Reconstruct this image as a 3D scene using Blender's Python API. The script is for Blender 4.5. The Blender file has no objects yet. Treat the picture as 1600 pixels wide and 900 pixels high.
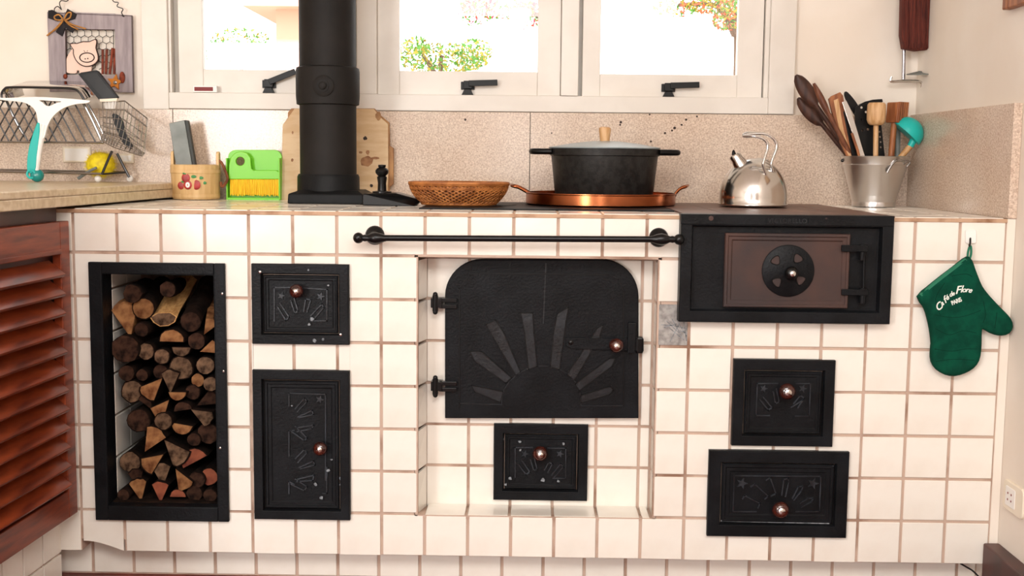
import bpy, bmesh, math, random
from mathutils import Vector, Matrix
random.seed(7)
S = bpy.context.scene
COL = S.collection

# ------------------------------------------------------------------ camera
F_PX = 1818.5
YAW, TILT, ROLL = -0.01499, 0.10943, 0.010096
CAM = Vector((1.0302, -2.8825, 1.0948))
ZT = 0.965          # worktop height of the stove
YB = 0.78           # granite backsplash face
def basis():
    sy, cy, st, ct = math.sin(YAW), math.cos(YAW), math.sin(TILT), math.cos(TILT)
    f = Vector((sy*ct, cy*ct, -st)); r = Vector((cy, -sy, 0)); u = r.cross(f)
    cr, sr = math.cos(ROLL), math.sin(ROLL)
    return cr*r + sr*u, -sr*r + cr*u, f
RGT, UP, FWD = basis()
cam = bpy.data.cameras.new('camera'); camo = bpy.data.objects.new('camera', cam); COL.objects.link(camo)
cam.sensor_width = 36; cam.lens = F_PX*36/1600; cam.clip_start = 0.05; cam.clip_end = 200
M = Matrix((RGT, UP, -FWD)).transposed().to_4x4(); M.translation = CAM; camo.matrix_world = M
S.camera = camo

# ------------------------------------------------------------------ world, sun, large lights, exposure
w = bpy.data.worlds.new('world'); S.world = w; w.use_nodes = True
bg = w.node_tree.nodes['Background']; bg.inputs[0].default_value = (1.0, 0.985, 0.96, 1); bg.inputs[1].default_value = 4.0
def area(name, loc, size, rot, power, col=(1, .985, .97)):
    l = bpy.data.lights.new(name, 'AREA'); l.shape = 'RECTANGLE'; l.size, l.size_y = size; l.energy = power; l.color = col
    o = bpy.data.objects.new(name, l); COL.objects.link(o); o.location = loc; o.rotation_euler = rot; return o
H = math.pi/2
area('daylight_rear_window', (-1.2, -4.58, 1.35), (0.85, 1.25), (H, 0, 0), 80)
area('daylight_rear_slot', (0.93, -4.58, 1.5), (0.16, 1.5), (H, 0, 0), 12)
area('overhead_fill', (1.0, -3.0, 2.5), (2.0, 1.4), (math.radians(38), 0, 0), 104)  # added fill lamp, unseen below the ceiling, to brighten the stove front
sun = bpy.data.lights.new('sun', 'SUN'); sun.energy = 2.5; sun.angle = 0.02; suno = bpy.data.objects.new('sun', sun); COL.objects.link(suno)
suno.rotation_euler = (math.radians(40), math.radians(-25), 0)
S.view_settings.view_transform = 'Standard'; S.view_settings.look = 'None'; S.view_settings.gamma = 1; S.view_settings.exposure = 0.0
S.view_settings.use_curve_mapping = False

# ------------------------------------------------------------------ measuring helpers (photo pixel at a known depth / height -> metres)
def ray(px, py): return FWD + (px-800)/F_PX*RGT - (py-450)/F_PX*UP
def PY(px, py, Y): d = ray(px, py); return CAM + d*((Y-CAM.y)/d.y)
def PZ(px, py, z): d = ray(px, py); return CAM + d*((z-CAM.z)/d.z)
def PXp(px, py, X): d = ray(px, py); return CAM + d*((X-CAM.x)/d.x)
def sc(Y): return (Y-CAM.y)/F_PX

# ------------------------------------------------------------------ materials
def lin(h):
    h = h.lstrip('#'); c = [int(h[i:i+2], 16)/255 for i in (0, 2, 4)]
    return tuple(x/12.92 if x <= .04045 else ((x+.055)/1.055)**2.4 for x in c)+(1,)
MATS = {}
def mat(name, col, rough=.5, metal=0, col2=None, scale=20, lo=.4, hi=.6, bump=0, bscale=60, rnd=0, stretch=None, coat=0, detail=6, spec=.5, emit=0, sheen=0):
    m = bpy.data.materials.new(name); m.use_nodes = True; nt = m.node_tree; N = nt.nodes; L = nt.links
    b = N['Principled BSDF']; b.inputs['Roughness'].default_value = rough; b.inputs['Metallic'].default_value = metal
    b.inputs['Coat Weight'].default_value = coat; b.inputs['Specular IOR Level'].default_value = spec
    b.inputs['Sheen Weight'].default_value = sheen
    b.inputs['Base Color'].default_value = lin(col)
    tc = N.new('ShaderNodeTexCoord'); mp = N.new('ShaderNodeMapping'); L.new(tc.outputs['Object'], mp.inputs[0])
    if stretch: mp.inputs['Scale'].default_value = stretch
    out = None
    if col2:
        n = N.new('ShaderNodeTexNoise'); n.inputs['Scale'].default_value = scale; n.inputs['Detail'].default_value = detail; L.new(mp.outputs[0], n.inputs[0])
        r = N.new('ShaderNodeValToRGB'); r.color_ramp.elements[0].position = lo; r.color_ramp.elements[1].position = hi
        r.color_ramp.elements[0].color = lin(col); r.color_ramp.elements[1].color = lin(col2)
        L.new(n.outputs[0], r.inputs[0]); out = r.outputs[0]
    if rnd:
        oi = N.new('ShaderNodeObjectInfo'); mr = N.new('ShaderNodeMapRange'); mr.inputs[3].default_value = 1-rnd; mr.inputs[4].default_value = 1.0
        L.new(oi.outputs['Random'], mr.inputs[0]); hs = N.new('ShaderNodeHueSaturation'); L.new(mr.outputs[0], hs.inputs['Value'])
        if out: L.new(out, hs.inputs['Color'])
        else: hs.inputs['Color'].default_value = lin(col)
        out = hs.outputs[0]
    if out: L.new(out, b.inputs['Base Color'])
    if bump:
        n2 = N.new('ShaderNodeTexNoise'); n2.inputs['Scale'].default_value = bscale; n2.inputs['Detail'].default_value = 5; L.new(mp.outputs[0], n2.inputs[0])
        bp = N.new('ShaderNodeBump'); bp.inputs['Strength'].default_value = bump; bp.inputs['Distance'].default_value = .002
        L.new(n2.outputs[0], bp.inputs['Height']); L.new(bp.outputs[0], b.inputs['Normal'])
    MATS[name] = m; return m
mat('tile', '#f4efe5', .16, rnd=.05, col2='#ede5d9', scale=9, lo=.45, hi=.75, bump=.06, bscale=14)
mat('grout', '#c3aa99', .9, col2='#8c6c58', scale=9, lo=.5, hi=.72, bump=.3, bscale=200)
mat('edge', '#c2a083', .7, col2='#8f6748', scale=16, lo=.5, hi=.7, bump=.2, bscale=160)
mat('mortar', '#a9a6a2', .9, col2='#7d7a77', scale=60, lo=.4, hi=.7, bump=.6, bscale=90)
mat('wall', '#f0e7db', .75, col2='#ebe0d2', scale=3, bump=.05, bscale=120)
mat('ceiling', '#f3eee6', .8, col2='#ece6dc', scale=3)
mat('floor', '#7d2f22', .35, col2='#5d2118', scale=7, bump=.1, bscale=50)
mat('white_paint', '#e9e3da', .42, col2='#e0d9cf', scale=5, bump=.05, bscale=90)
mat('iron', '#0f1011', .5, col2='#191a1b', scale=18, lo=.35, hi=.75, bump=.28, bscale=170, spec=.16)
mat('iron_door', '#101113', .4, col2='#191b1e', scale=14, lo=.4, hi=.7, bump=.5, bscale=150, spec=.14)
mat('iron_relief', '#121417', .33, col2='#22272c', scale=22, lo=.4, hi=.7, bump=.4, bscale=150, spec=.4)  # lighter iron that sets raised relief off from the leaf
mat('iron_ray', '#181b1f', .33, col2='#343a41', scale=22, lo=.4, hi=.7, bump=.4, bscale=150, spec=.4)
mat('iron_pipe', '#211e1c', .6, col2='#171513', scale=9, lo=.35, hi=.7, bump=.15, bscale=260, spec=.2)
mat('iron_gloss', '#0a0a0b', .28, bump=.05, bscale=60, spec=.3)
mat('ash', '#8f959a', .8, col2='#5c6166', scale=120)
mat('rusty_iron', '#3b3130', .5, spec=.25, col2='#553c34', scale=6, lo=.42, hi=.72, bump=.25, bscale=120)
mat('cooktop', '#604740', .45, spec=.3, col2='#7c5d50', scale=7, lo=.4, hi=.7, bump=.2, bscale=90)
mat('knob_wood', '#4a1d14', .2, col2='#2c100b', scale=40, coat=.6)
mat('steel', '#d6d3cf', .17, 1)
mat('brushed', '#dad8d6', .28, 1)
def aniso(m):
    nt = MATS[m].node_tree; t = nt.nodes.new('ShaderNodeTangent'); t.direction_type = 'RADIAL'; t.axis = 'Z'
    b = nt.nodes['Principled BSDF']; b.inputs['Anisotropic'].default_value = .8; b.inputs['Anisotropic Rotation'].default_value = .25; nt.links.new(t.outputs[0], b.inputs['Tangent'])
aniso('brushed')
mat('rod_steel', '#b4b2ba', .2, 1)
mat('chrome', '#dcdcdc', .08, 1)
mat('wire', '#9a9896', .22, 1)
mat('wire_dark', '#3b3a3a', .3, .8)
mat('copper', '#b56c44', .24, 1, col2='#8a4a2c', scale=10, lo=.4, hi=.75)
mat('pot_iron', '#2b2a28', .45, .2, spec=.3, col2='#1f1d1c', scale=60, bump=.25, bscale=220)
mat('lid_grey', '#a3adaf', .35, .1, col2='#939ea1', scale=6)
mat('wood_light', '#d9b184', .5, col2='#c2935f', scale=14, stretch=(6, 6, 1))
mat('wood_mid', '#a8683c', .5, col2='#834a27', scale=12, stretch=(6, 6, 1))
mat('wood_dark', '#4e2f22', .5, col2='#351d15', scale=12, stretch=(5, 5, 1))
mat('wood_brown', '#7a4a33', .5, col2='#5b3424', scale=12, stretch=(6, 6, 1))
mat('wood_red', '#94401f', .34, col2='#5a1e0f', scale=7, lo=.35, hi=.7, stretch=(3, 1, 9), rnd=.3, bump=.1)
mat('dark_board', '#4a1f17', .4, col2='#341410', scale=8)
mat('board', '#e0c39b', .6, col2='#d3b084', scale=10, stretch=(1, 1, 4))
mat('board_edge', '#b98a57', .6, col2='#96683c', scale=20)
mat('stain', '#b08058', .7, col2='#8a5a38', scale=40)
mat('stain_dark', '#2e1b12', .7)
mat('bark', '#2b1d16', .95, spec=.1, col2='#130d0a', scale=26, lo=.35, hi=.65, bump=1, bscale=70, rnd=.35)
mat('cut_tan', '#a8794f', .85, spec=.1, col2='#6a4128', scale=34, lo=.4, hi=.65, bump=.3, rnd=.25)
mat('cut_grey', '#82664f', .85, spec=.1, col2='#34251c', scale=44, lo=.4, hi=.65, bump=.3, rnd=.3)
mat('cut_dark', '#4a3226', .85, spec=.1, col2='#1a110d', scale=44, lo=.4, hi=.65, bump=.3, rnd=.3)
mat('cut_red', '#a0583a', .85, col2='#6d2f1e', scale=24, lo=.4, hi=.65, bump=.4, rnd=.2)
mat('split_light', '#d3a468', .75, col2='#b07e48', scale=22, lo=.4, hi=.65, stretch=(8, 1, 8), bump=.3)
mat('stone_slab', '#dfcdb0', .3, col2='#cbb593', scale=60, lo=.4, hi=.65, bump=.04)
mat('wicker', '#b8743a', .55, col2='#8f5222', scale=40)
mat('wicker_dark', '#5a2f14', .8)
mat('green_plastic', '#7bd51f', .35)
mat('yellow_bristle', '#ffd722', .6, col2='#f2bb0e', scale=60, stretch=(6, 6, .4))
mat('yellow_brush', '#f2dc1a', .6, col2='#d8bd0c', scale=60)
mat('tub', '#e3c08a', .5, col2='#d6af76', scale=10, stretch=(5, 5, .6))
mat('rope', '#8a4e2b', .7, col2='#6a371c', scale=60)
mat('red_berry', '#b5261f', .4, col2='#8f1813', scale=60)
mat('leaf_paint', '#3d8a4a', .5)
mat('white', '#f4f1ec', .4)
mat('cream_plastic', '#efe4d0', .4)
mat('whetstone', '#6f7471', .5, .3, col2='#8e938f', scale=14, lo=.35, hi=.7)
mat('whetstone_edge', '#3c3f3d', .6)
mat('black', '#080808', .4, spec=.25)
mat('black_plastic', '#0a0a0b', .35, spec=.25)
mat('teal', '#14b8b0', .4)
mat('teal_clear', '#0e8f8c', .12, coat=.5)
mat('grey_wood', '#a79c9f', .7, col2='#8a7f83', scale=10, lo=.35, hi=.7, stretch=(7, 7, 1), bump=.2)
mat('pink', '#eed2c2', .6, col2='#e6c4b2', scale=6)
mat('ink', '#3a2620', .7)
mat('cinnamon', '#8a3a1e', .7, col2='#5e2412', scale=50)
mat('star', '#d98a2b', .6, col2='#c37420', scale=20)
mat('fabric_black', '#1e1a1d', .9)
mat('raffia', '#c48a45', .7, col2='#9d6a2e', scale=50)
mat('mitt', '#0a4a37', .9, spec=.1, col2='#083c2d', scale=30, bump=.4, bscale=300, sheen=.0)
mat('mitt_edge', '#1f6e53', .85)
mat('mitt_seam', '#05291f', .9, spec=.1)
mat('thread', '#eef2ea', .7)
mat('bristle_red', '#6e2b1c', .8, col2='#431710', scale=40, lo=.35, hi=.65, stretch=(10, 10, .3), bump=.6)
mat('red_label', '#7e2a2c', .6)
mat('leaf', '#3f7a10', .6)
mat('leaf_yellow', '#8a7c0c', .6)
mat('flower_pink', '#b8203f', .6)
mat('flower_orange', '#b94a1c', .6)
mat('branch', '#5a4434', .8)
mat('plaster_pink', '#c99a84', .8)
mat('pale_ground', '#cfcac0', .8)
mat('cable', '#141414', .5)
# polished granite: fine speckles
def granite():
    m = bpy.data.materials.new('granite'); m.use_nodes = True; nt = m.node_tree; N = nt.nodes; L = nt.links
    b = N['Principled BSDF']; b.inputs['Roughness'].default_value = .2
    tc = N.new('ShaderNodeTexCoord')
    def noise(s, lo, hi, c0, c1, d=4):
        n = N.new('ShaderNodeTexNoise'); n.inputs['Scale'].default_value = s; n.inputs['Detail'].default_value = d; L.new(tc.outputs['Object'], n.inputs[0])
        r = N.new('ShaderNodeValToRGB'); r.color_ramp.elements[0].position = lo; r.color_ramp.elements[1].position = hi
        r.color_ramp.elements[0].color = c0; r.color_ramp.elements[1].color = c1; L.new(n.outputs[0], r.inputs[0]); return r
    a = noise(210, .30, .70, lin('#bda695'), lin('#ecdcca'), 8)
    s = noise(330, .62, .72, (1, 1, 1, 1), (.5, .44, .40, 1), 3)
    p = noise(5, .35, .7, (1, 1, 1, 1), (.93, .88, .84, 1))
    def mul(x, y):
        k = N.new('ShaderNodeMix'); k.data_type = 'RGBA'; k.blend_type = 'MULTIPLY'; k.inputs[0].default_value = 1
        L.new(x, k.inputs[6]); L.new(y, k.inputs[7]); return k.outputs[2]
    L.new(mul(mul(a.outputs[0], s.outputs[0]), p.outputs[0]), b.inputs['Base Color']); MATS['granite'] = m
granite()
def glass():
    m = bpy.data.materials.new('pane_glass'); m.use_nodes = True; nt = m.node_tree; N = nt.nodes; L = nt.links
    N.remove(N['Principled BSDF']); t = N.new('ShaderNodeBsdfTransparent'); g = N.new('ShaderNodeBsdfGlossy'); g.inputs['Roughness'].default_value = 0
    fr = N.new('ShaderNodeFresnel'); fr.inputs[0].default_value = 1.45; mx = N.new('ShaderNodeMixShader')
    L.new(fr.outputs[0], mx.inputs[0]); L.new(t.outputs[0], mx.inputs[1]); L.new(g.outputs[0], mx.inputs[2]); L.new(mx.outputs[0], N['Material Output'].inputs[0]); MATS['pane_glass'] = m
glass()

# ------------------------------------------------------------------ mesh builder
ORG = {}
def origin(o): return ORG.get(o.name, Vector((0, 0, 0)))
def props(o, label=None, cat=None, group=None, kind=None):
    if label: o['label'] = label
    if cat: o['category'] = cat
    if group: o['group'] = group
    if kind: o['kind'] = kind
    return o
def thing(name, label, cat, loc=(0, 0, 0), group=None, kind=None):
    o = bpy.data.objects.new(name, None); COL.objects.link(o); o.location = loc; o.empty_display_size = .05
    ORG[o.name] = Vector(loc); return props(o, label, cat, group, kind)
class MB:
    def __init__(s): s.v = []; s.f = []
    def add(s, vs, fs):
        n = len(s.v); s.v += [Vector(v) for v in vs]; s.f += [[i+n for i in f] for f in fs]; return s
    def box(s, x0, x1, y0, y1, z0, z1):
        v = [(x, y, z) for x in (x0, x1) for y in (y0, y1) for z in (z0, z1)]
        return s.add(v, [(0, 1, 3, 2), (4, 6, 7, 5), (0, 4, 5, 1), (2, 3, 7, 6), (0, 2, 6, 4), (1, 5, 7, 3)])
    def obox(s, c, ax, hx, hy, hz):   # oriented box: ax = three unit axes
        c = Vector(c); v = [c+ax[0]*(hx*i)+ax[1]*(hy*j)+ax[2]*(hz*k) for i in (-1, 1) for j in (-1, 1) for k in (-1, 1)]
        return s.add(v, [(0, 1, 3, 2), (4, 6, 7, 5), (0, 4, 5, 1), (2, 3, 7, 6), (0, 2, 6, 4), (1, 5, 7, 3)])
    def tube(s, pts, r, seg=8, caps=True, flat=None):
        pts = [Vector(p) for p in pts]; n = len(pts); rr = r if isinstance(r, (list, tuple)) else [r]*n; ref = None; vs = []
        for i, p in enumerate(pts):
            t = (pts[min(i+1, n-1)]-pts[max(i-1, 0)]).normalized()
            if ref is None: ref = t.orthogonal().normalized() if flat is None else Vector(flat)
            a = (ref-t*ref.dot(t)).normalized(); ref = a; b = t.cross(a)
            for k in range(seg):
                q = 2*math.pi*k/seg; vs.append(p+(a*math.cos(q)+b*math.sin(q))*rr[i])
        fs = [(i*seg+k, i*seg+(k+1) % seg, (i+1)*seg+(k+1) % seg, (i+1)*seg+k) for i in range(n-1) for k in range(seg)]
        if caps: fs += [tuple(range(seg))[::-1], tuple(range((n-1)*seg, n*seg))]
        return s.add(vs, fs)
    def lathe(s, prof, c, axis=(0, 0, 1), seg=32, sx=1, sy=1, wob=None):   # prof = [(r, h)], closes at r = 0
        c = Vector(c); ax = Vector(axis).normalized()
        if abs(ax.z) > .99: a = Vector((1, 0, 0)); b = Vector((0, 1, 0))*(1 if ax.z > 0 else -1)
        else: a = ax.orthogonal().normalized(); b = ax.cross(a)
        vs = []; n = len(prof)
        for (r, h) in prof:
            for k in range(seg):
                q = 2*math.pi*k/seg; m = wob(k, h) if wob else 1
                vs.append(c+ax*h+(a*math.cos(q)*sx+b*math.sin(q)*sy)*max(r, 1e-5)*m)
        fs = [(i*seg+k, i*seg+(k+1) % seg, (i+1)*seg+(k+1) % seg, (i+1)*seg+k) for i in range(n-1) for k in range(seg)]
        if prof[0][0] > 1e-4: fs.append(tuple(range(seg))[::-1])
        if prof[-1][0] > 1e-4: fs.append(tuple(range((n-1)*seg, n*seg)))
        return s.add(vs, fs)
    def ball(s, c, r, seg=16, rings=10, sc3=(1, 1, 1)):
        c = Vector(c); vs = []; 
        for i in range(rings+1):
            p = math.pi*i/rings; rr = max(math.sin(p), 1e-4)
            for k in range(seg):
                q = 2*math.pi*k/seg; vs.append(c+Vector((math.cos(q)*rr*sc3[0], math.sin(q)*rr*sc3[1], -math.cos(p)*sc3[2]))*r)
        return s.add(vs, [(i*seg+k, i*seg+(k+1) % seg, (i+1)*seg+(k+1) % seg, (i+1)*seg+k) for i in range(rings) for k in range(seg)])
    def prism(s, poly, y0, y1):      # poly in (x, z), extruded along y
        n = len(poly); vs = [(x, y0, z) for x, z in poly]+[(x, y1, z) for x, z in poly]
        return s.add(vs, [tuple(range(n)), tuple(range(n, 2*n))[::-1]]+[(i, (i+1) % n, n+(i+1) % n, n+i) for i in range(n)])
    def prismv(s, poly, d):          # poly of 3d points, extruded along vector d
        n = len(poly); d = Vector(d); vs = [Vector(p) for p in poly]+[Vector(p)+d for p in poly]
        return s.add(vs, [tuple(range(n)), tuple(range(n, 2*n))[::-1]]+[(i, (i+1) % n, n+(i+1) % n, n+i) for i in range(n)])
    def rectprof(s, rect, prof, cap=True):   # rect (x0,x1,z0,z1); prof = [(inset, y)] swept round the rectangle, last loop capped
        x0, x1, z0, z1 = rect; vs = []
        for i, y in prof: vs += [(x0+i, y, z0+i), (x1-i, y, z0+i), (x1-i, y, z1-i), (x0+i, y, z1-i)]
        fs = [(4*i+k, 4*i+(k+1) % 4, 4*i+4+(k+1) % 4, 4*i+4+k) for i in range(len(prof)-1) for k in range(4)]
        if cap: n = 4*(len(prof)-1); fs.append((n, n+1, n+2, n+3))
        return s.add(vs, fs)
    def ridge(s, pts, y, wd, h):     # raised line of segments on a plane y, pts in (x, z)
        for (ax_, az), (bx, bz) in zip(pts[:-1], pts[1:]):
            d = Vector((bx-ax_, 0, bz-az)); L = d.length
            if L < 1e-6: continue
            d /= L; n = Vector((-d.z, 0, d.x))
            s.obox(((ax_+bx)/2, y-h/2+.0005, (az+bz)/2), (d, Vector((0, 1, 0)), n), L/2+wd/2, h/2+.0005, wd/2)
        return s
    def build(s, name, m, parent=None, smooth=False, bevel=0, at=None, seg=2):
        o0 = origin(parent) if parent else Vector(at if at is not None else (0, 0, 0))
        me = bpy.data.meshes.new(name); me.from_pydata([v-o0 for v in s.v], [], s.f); me.validate()
        bm = bmesh.new(); bm.from_mesh(me); bmesh.ops.recalc_face_normals(bm, faces=bm.faces); bm.to_mesh(me); bm.free()
        return link(name, me, m, parent, smooth, bevel, o0, seg)
def link(name, me, m, parent, smooth=False, bevel=0, o0=Vector((0, 0, 0)), seg=2):
    me.materials.clear(); me.materials.append(MATS[m]); o = bpy.data.objects.new(name, me); COL.objects.link(o)
    if parent: o.parent = parent
    else: o.location = o0
    ORG[o.name] = Vector(o0)
    if smooth: me.shade_smooth(); me.set_sharp_from_angle(angle=math.radians(40))
    if bevel:
        b = o.modifiers.new('bevel', 'BEVEL'); b.width = bevel; b.segments = seg; b.limit_method = 'ANGLE'; b.angle_limit = math.radians(40)
    return o
def one(mb, name, m, label, cat, group=None, kind=None, at=(0, 0, 0), **k): return props(mb.build(name, m, None, at=at, **k), label, cat, group, kind)
def curve_mesh(loops, depth, bevel=0, res=3):
    c = bpy.data.curves.new('t', 'CURVE'); c.dimensions = '2D'; c.fill_mode = 'BOTH'; c.extrude = depth/2; c.bevel_depth = bevel; c.bevel_resolution = res
    for lp in loops:
        sp = c.splines.new('POLY'); sp.points.add(len(lp)-1); sp.use_cyclic_u = True
        for p, (x, z) in zip(sp.points, lp): p.co = (x, z, 0, 1)
    return to_mesh(c)
def to_mesh(c):
    o = bpy.data.objects.new('t', c); COL.objects.link(o); dg = bpy.context.evaluated_depsgraph_get(); dg.update()
    me = bpy.data.meshes.new_from_object(o.evaluated_get(dg)); bpy.data.objects.remove(o); return me
def flat_part(name, loops, Y, depth, m, parent=None, bevel=0, smooth=True, at=(0, 0, 0)):   # loops in (x, z) world; centred on plane Y
    o0 = origin(parent) if parent else Vector(at)
    me = curve_mesh(loops, depth, bevel); me.transform(Matrix(((1, 0, 0, 0), (0, 0, -1, Y), (0, 1, 0, 0), (0, 0, 0, 1)))); me.transform(Matrix.Translation(-o0))
    return link(name, me, m, parent, smooth, 0, o0)
def text_part(name, body, size, loc, rot, m, parent, ext=.0006, shear=0, spacing=1, wscale=1, bold=0):
    c = bpy.data.curves.new('t', 'FONT'); c.body = body; c.size = size; c.extrude = ext; c.shear = shear; c.align_x = 'CENTER'; c.align_y = 'CENTER'; c.space_character = spacing; c.offset = bold
    me = to_mesh(c); me.transform(Matrix.Diagonal((wscale, 1, 1, 1)))
    me.transform(Matrix.Translation(Vector(loc)-origin(parent)) @ Matrix.Rotation(math.radians(90), 4, 'X') @ Matrix.Rotation(rot, 4, 'Z'))
    return link(name, me, m, parent)
def XZ(Y, *pts): return [(PY(x, y, Y).x, PY(x, y, Y).z) for x, y in pts]
def V(Y, *pts): return [PY(x, y, Y) for x, y in pts]
def rect(Y, x0, y0, x1, y1):   # pixel rectangle -> (x0,x1,z0,z1) on plane Y
    a, b = PY(x0, (y0+y1)/2, Y), PY(x1, (y0+y1)/2, Y); c, d = PY((x0+x1)/2, y0, Y), PY((x0+x1)/2, y1, Y)
    return (a.x, b.x, d.z, c.z)
def subtract(r, holes):
    out = [r]
    for h in holes:
        nx = []
        for (a, b, c, d) in out:
            if h[0] >= b or h[1] <= a or h[2] >= d or h[3] <= c: nx.append((a, b, c, d)); continue
            if h[0] > a: nx.append((a, h[0], c, d))
            if h[1] < b: nx.append((h[1], b, c, d))
            m0, m1 = max(a, h[0]), min(b, h[1])
            if h[2] > c: nx.append((m0, m1, c, h[2]))
            if h[3] < d: nx.append((m0, m1, h[3], d))
        out = nx
    return [q for q in out if q[1]-q[0] > .002 and q[3]-q[2] > .002]
def smooth_pts(pts, n=6):   # Catmull-Rom through 3d or 2d points
    pts = [Vector(p) for p in pts]; out = []
    for i in range(len(pts)-1):
        p0, p1, p2, p3 = pts[max(i-1, 0)], pts[i], pts[i+1], pts[min(i+2, len(pts)-1)]
        for k in range(n):
            t = k/n; out.append(.5*((2*p1)+(p2-p0)*t+(2*p0-5*p1+4*p2-p3)*t*t+(3*p1-p0-3*p2+p3)*t**3))
    return out+[pts[-1]]
def smooth_loop(pts, n=4):
    pts = [Vector((p[0], p[1], 0)) for p in pts]; L = len(pts); out = []
    for i in range(L):
        p0, p1, p2, p3 = pts[i-1], pts[i], pts[(i+1) % L], pts[(i+2) % L]
        for k in range(n):
            t = k/n; q = .5*((2*p1)+(p2-p0)*t+(2*p0-5*p1+4*p2-p3)*t*t+(3*p1-p0-3*p2+p3)*t**3); out.append((q.x, q.y))
    return out

# ================================================================== THE ROOM
XR = 2.226; XL = -2.6; YR = -4.6; ZC = 2.62
st = dict(kind='structure')
one(MB().box(XL-.1, XR+.1, YR-.1, YB+.12, -.05, 0), 'floor', 'floor', 'polished red cement kitchen floor', None, **st)
one(MB().box(XL-.1, XR+.1, YR-.1, YB+.12, ZC, ZC+.05), 'ceiling', 'ceiling', 'plain off-white kitchen ceiling', None, **st)
WX0, WX1, WZ0, WZ1 = -.17, 1.87, 1.235, 2.15    # window opening in the rear wall
mb = MB()
for r in subtract((XL, XR+.1, 0, ZC), [(WX0+.03, WX1-.03, WZ0+.02, WZ1)]): mb.box(r[0], r[1], YB+.02, YB+.12, r[2], r[3])
one(mb, 'wall_back', 'wall', 'cream plastered wall around the row of windows', None, **st)
one(MB().box(XR, XR+.1, YR, YB+.02, 0, ZC), 'wall_right', 'wall', 'cream plastered wall beside the stove', None, **st)
one(MB().box(XL-.1, XL, YR, YB+.02, 0, ZC), 'wall_left', 'wall', 'cream plastered wall on the far left', None, **st)
mb = MB()
for r in subtract((XL-.1, XR+.1, 0, ZC), [(-1.65, -.75, .7, 2.0), (.84, 1.02, .7, 2.3)]): mb.box(r[0], r[1], YR-.1, YR, r[2], r[3])
one(mb, 'wall_front', 'wall', 'cream wall with daylight openings behind the viewer', None, **st)
# dark wood baseboard on the right wall
a = PY(1536, 848, -.005)
bb = thing('baseboard_right', 'dark reddish wooden baseboard along the right wall', None, (0, 0, 0), **st)
MB().box(a.x, XR+.001, YR+.02, -.005, 0, a.z).build('board', 'dark_board', bb, bevel=.004)

# granite backsplash
gt = PY(700, 174.5, YB).z
gs = thing('trim_1', 'polished pinkish granite backsplash behind the stove', None, **st)
x828, x272 = PY(828, 230, YB).x, PY(271, 230, YB).x
for x0, x1 in ((XL+.6, x272), (x272, x828), (x828, 2.206)):
    MB().box(x0+.0006, x1-.0006, YB, YB+.02, ZT-.02, gt).build('slab', 'granite', gs, bevel=.0012)
mb = MB()
zt0 = PXp(1574, 162, 2.204).z
mb.prismv([(2.204, YB-.001, ZT-.001), (2.204, -.002, ZT-.001), (2.204, -.002, zt0), (2.204, YB-.001, gt+.003)], (.0215, 0, 0)).build('slab', 'granite', gs, bevel=.0012)
mb = MB()
for X, Yp in ((x272, YB), (x828, YB)): mb.box(X-.0008, X+.0008, Yp-.0003, Yp+.01, ZT, gt)
mb.build('joint', 'whetstone_edge', gs)
# natural dark inclusions in the stone
for (x, y, r) in ((970, 191, 2.2), (969, 195, 1.6), (1089, 182, 1.6), (1072, 187, 2), (1065, 195, 1.8), (1054, 200, 2.4), (1050, 204, 1.8), (1039, 208, 2), (1017, 221, 1.8), (1015, 179, 1.5), (727, 187, 2), (862, 208, 1.4)):
    c = PY(x, y, YB); MB().lathe([(0, 0), (r*.0019, 0), (r*.0019, -.0004), (0, -.0005)], (c.x, c.y, c.z), (0, 1, 0), 8).build('dark_speck', 'stain_dark', gs)

# window casing and sashes
YC = YB-.004     # casing face
def wx(px): return PY(px, 90, YC).x
wf = thing('trim_2', 'off-white painted wooden window casing with mullions', None, **st)
zb0, zb1 = PY(700, 173.5, YC).z, PY(700, 148, YC).z      # bottom rail
def wbox(name, x0, x1, y0, y1, z0, z1, par): return MB().box(x0, x1, y0, y1, z0, z1).build(name, 'white_paint', par, bevel=.002)
wbox('jamb', wx(222), wx(262), YC, YB+.12, PY(240, 168.5, YC).z-.004, WZ1+.08, wf)
wbox('jamb', wx(1203), wx(1243), YC, YB+.12, zb0, WZ1+.08, wf)
wbox('bottom_rail', wx(262), wx(1203), YC+.003, YB+.12, zb0+.0, zb1, wf)
wbox('head_rail', wx(262), wx(1203), YC, YB+.12, WZ1-.02, WZ1+.08, wf)
wbox('mullion', wx(557), wx(588), YC+.004, YB+.10, zb1, WZ1-.02, wf)
wbox('mullion', wx(877), wx(904), YC-.006, YB+.10, zb1, WZ1-.02, wf)
wbox('inner_stop', wx(262), wx(266), YC+.012, YB+.034, zb1, WZ1-.02, wf); wbox('inner_stop', wx(1196), wx(1203), YC+.012, YB+.034, zb1, WZ1-.02, wf)
for a_, b_ in ((262, 284), (540, 558), (587, 596), (870, 878), (903, 918), (1186, 1204)): wbox('rebate', wx(a_), wx(b_), YB+.064, YB+.10, zb1, WZ1-.02, wf)
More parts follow.
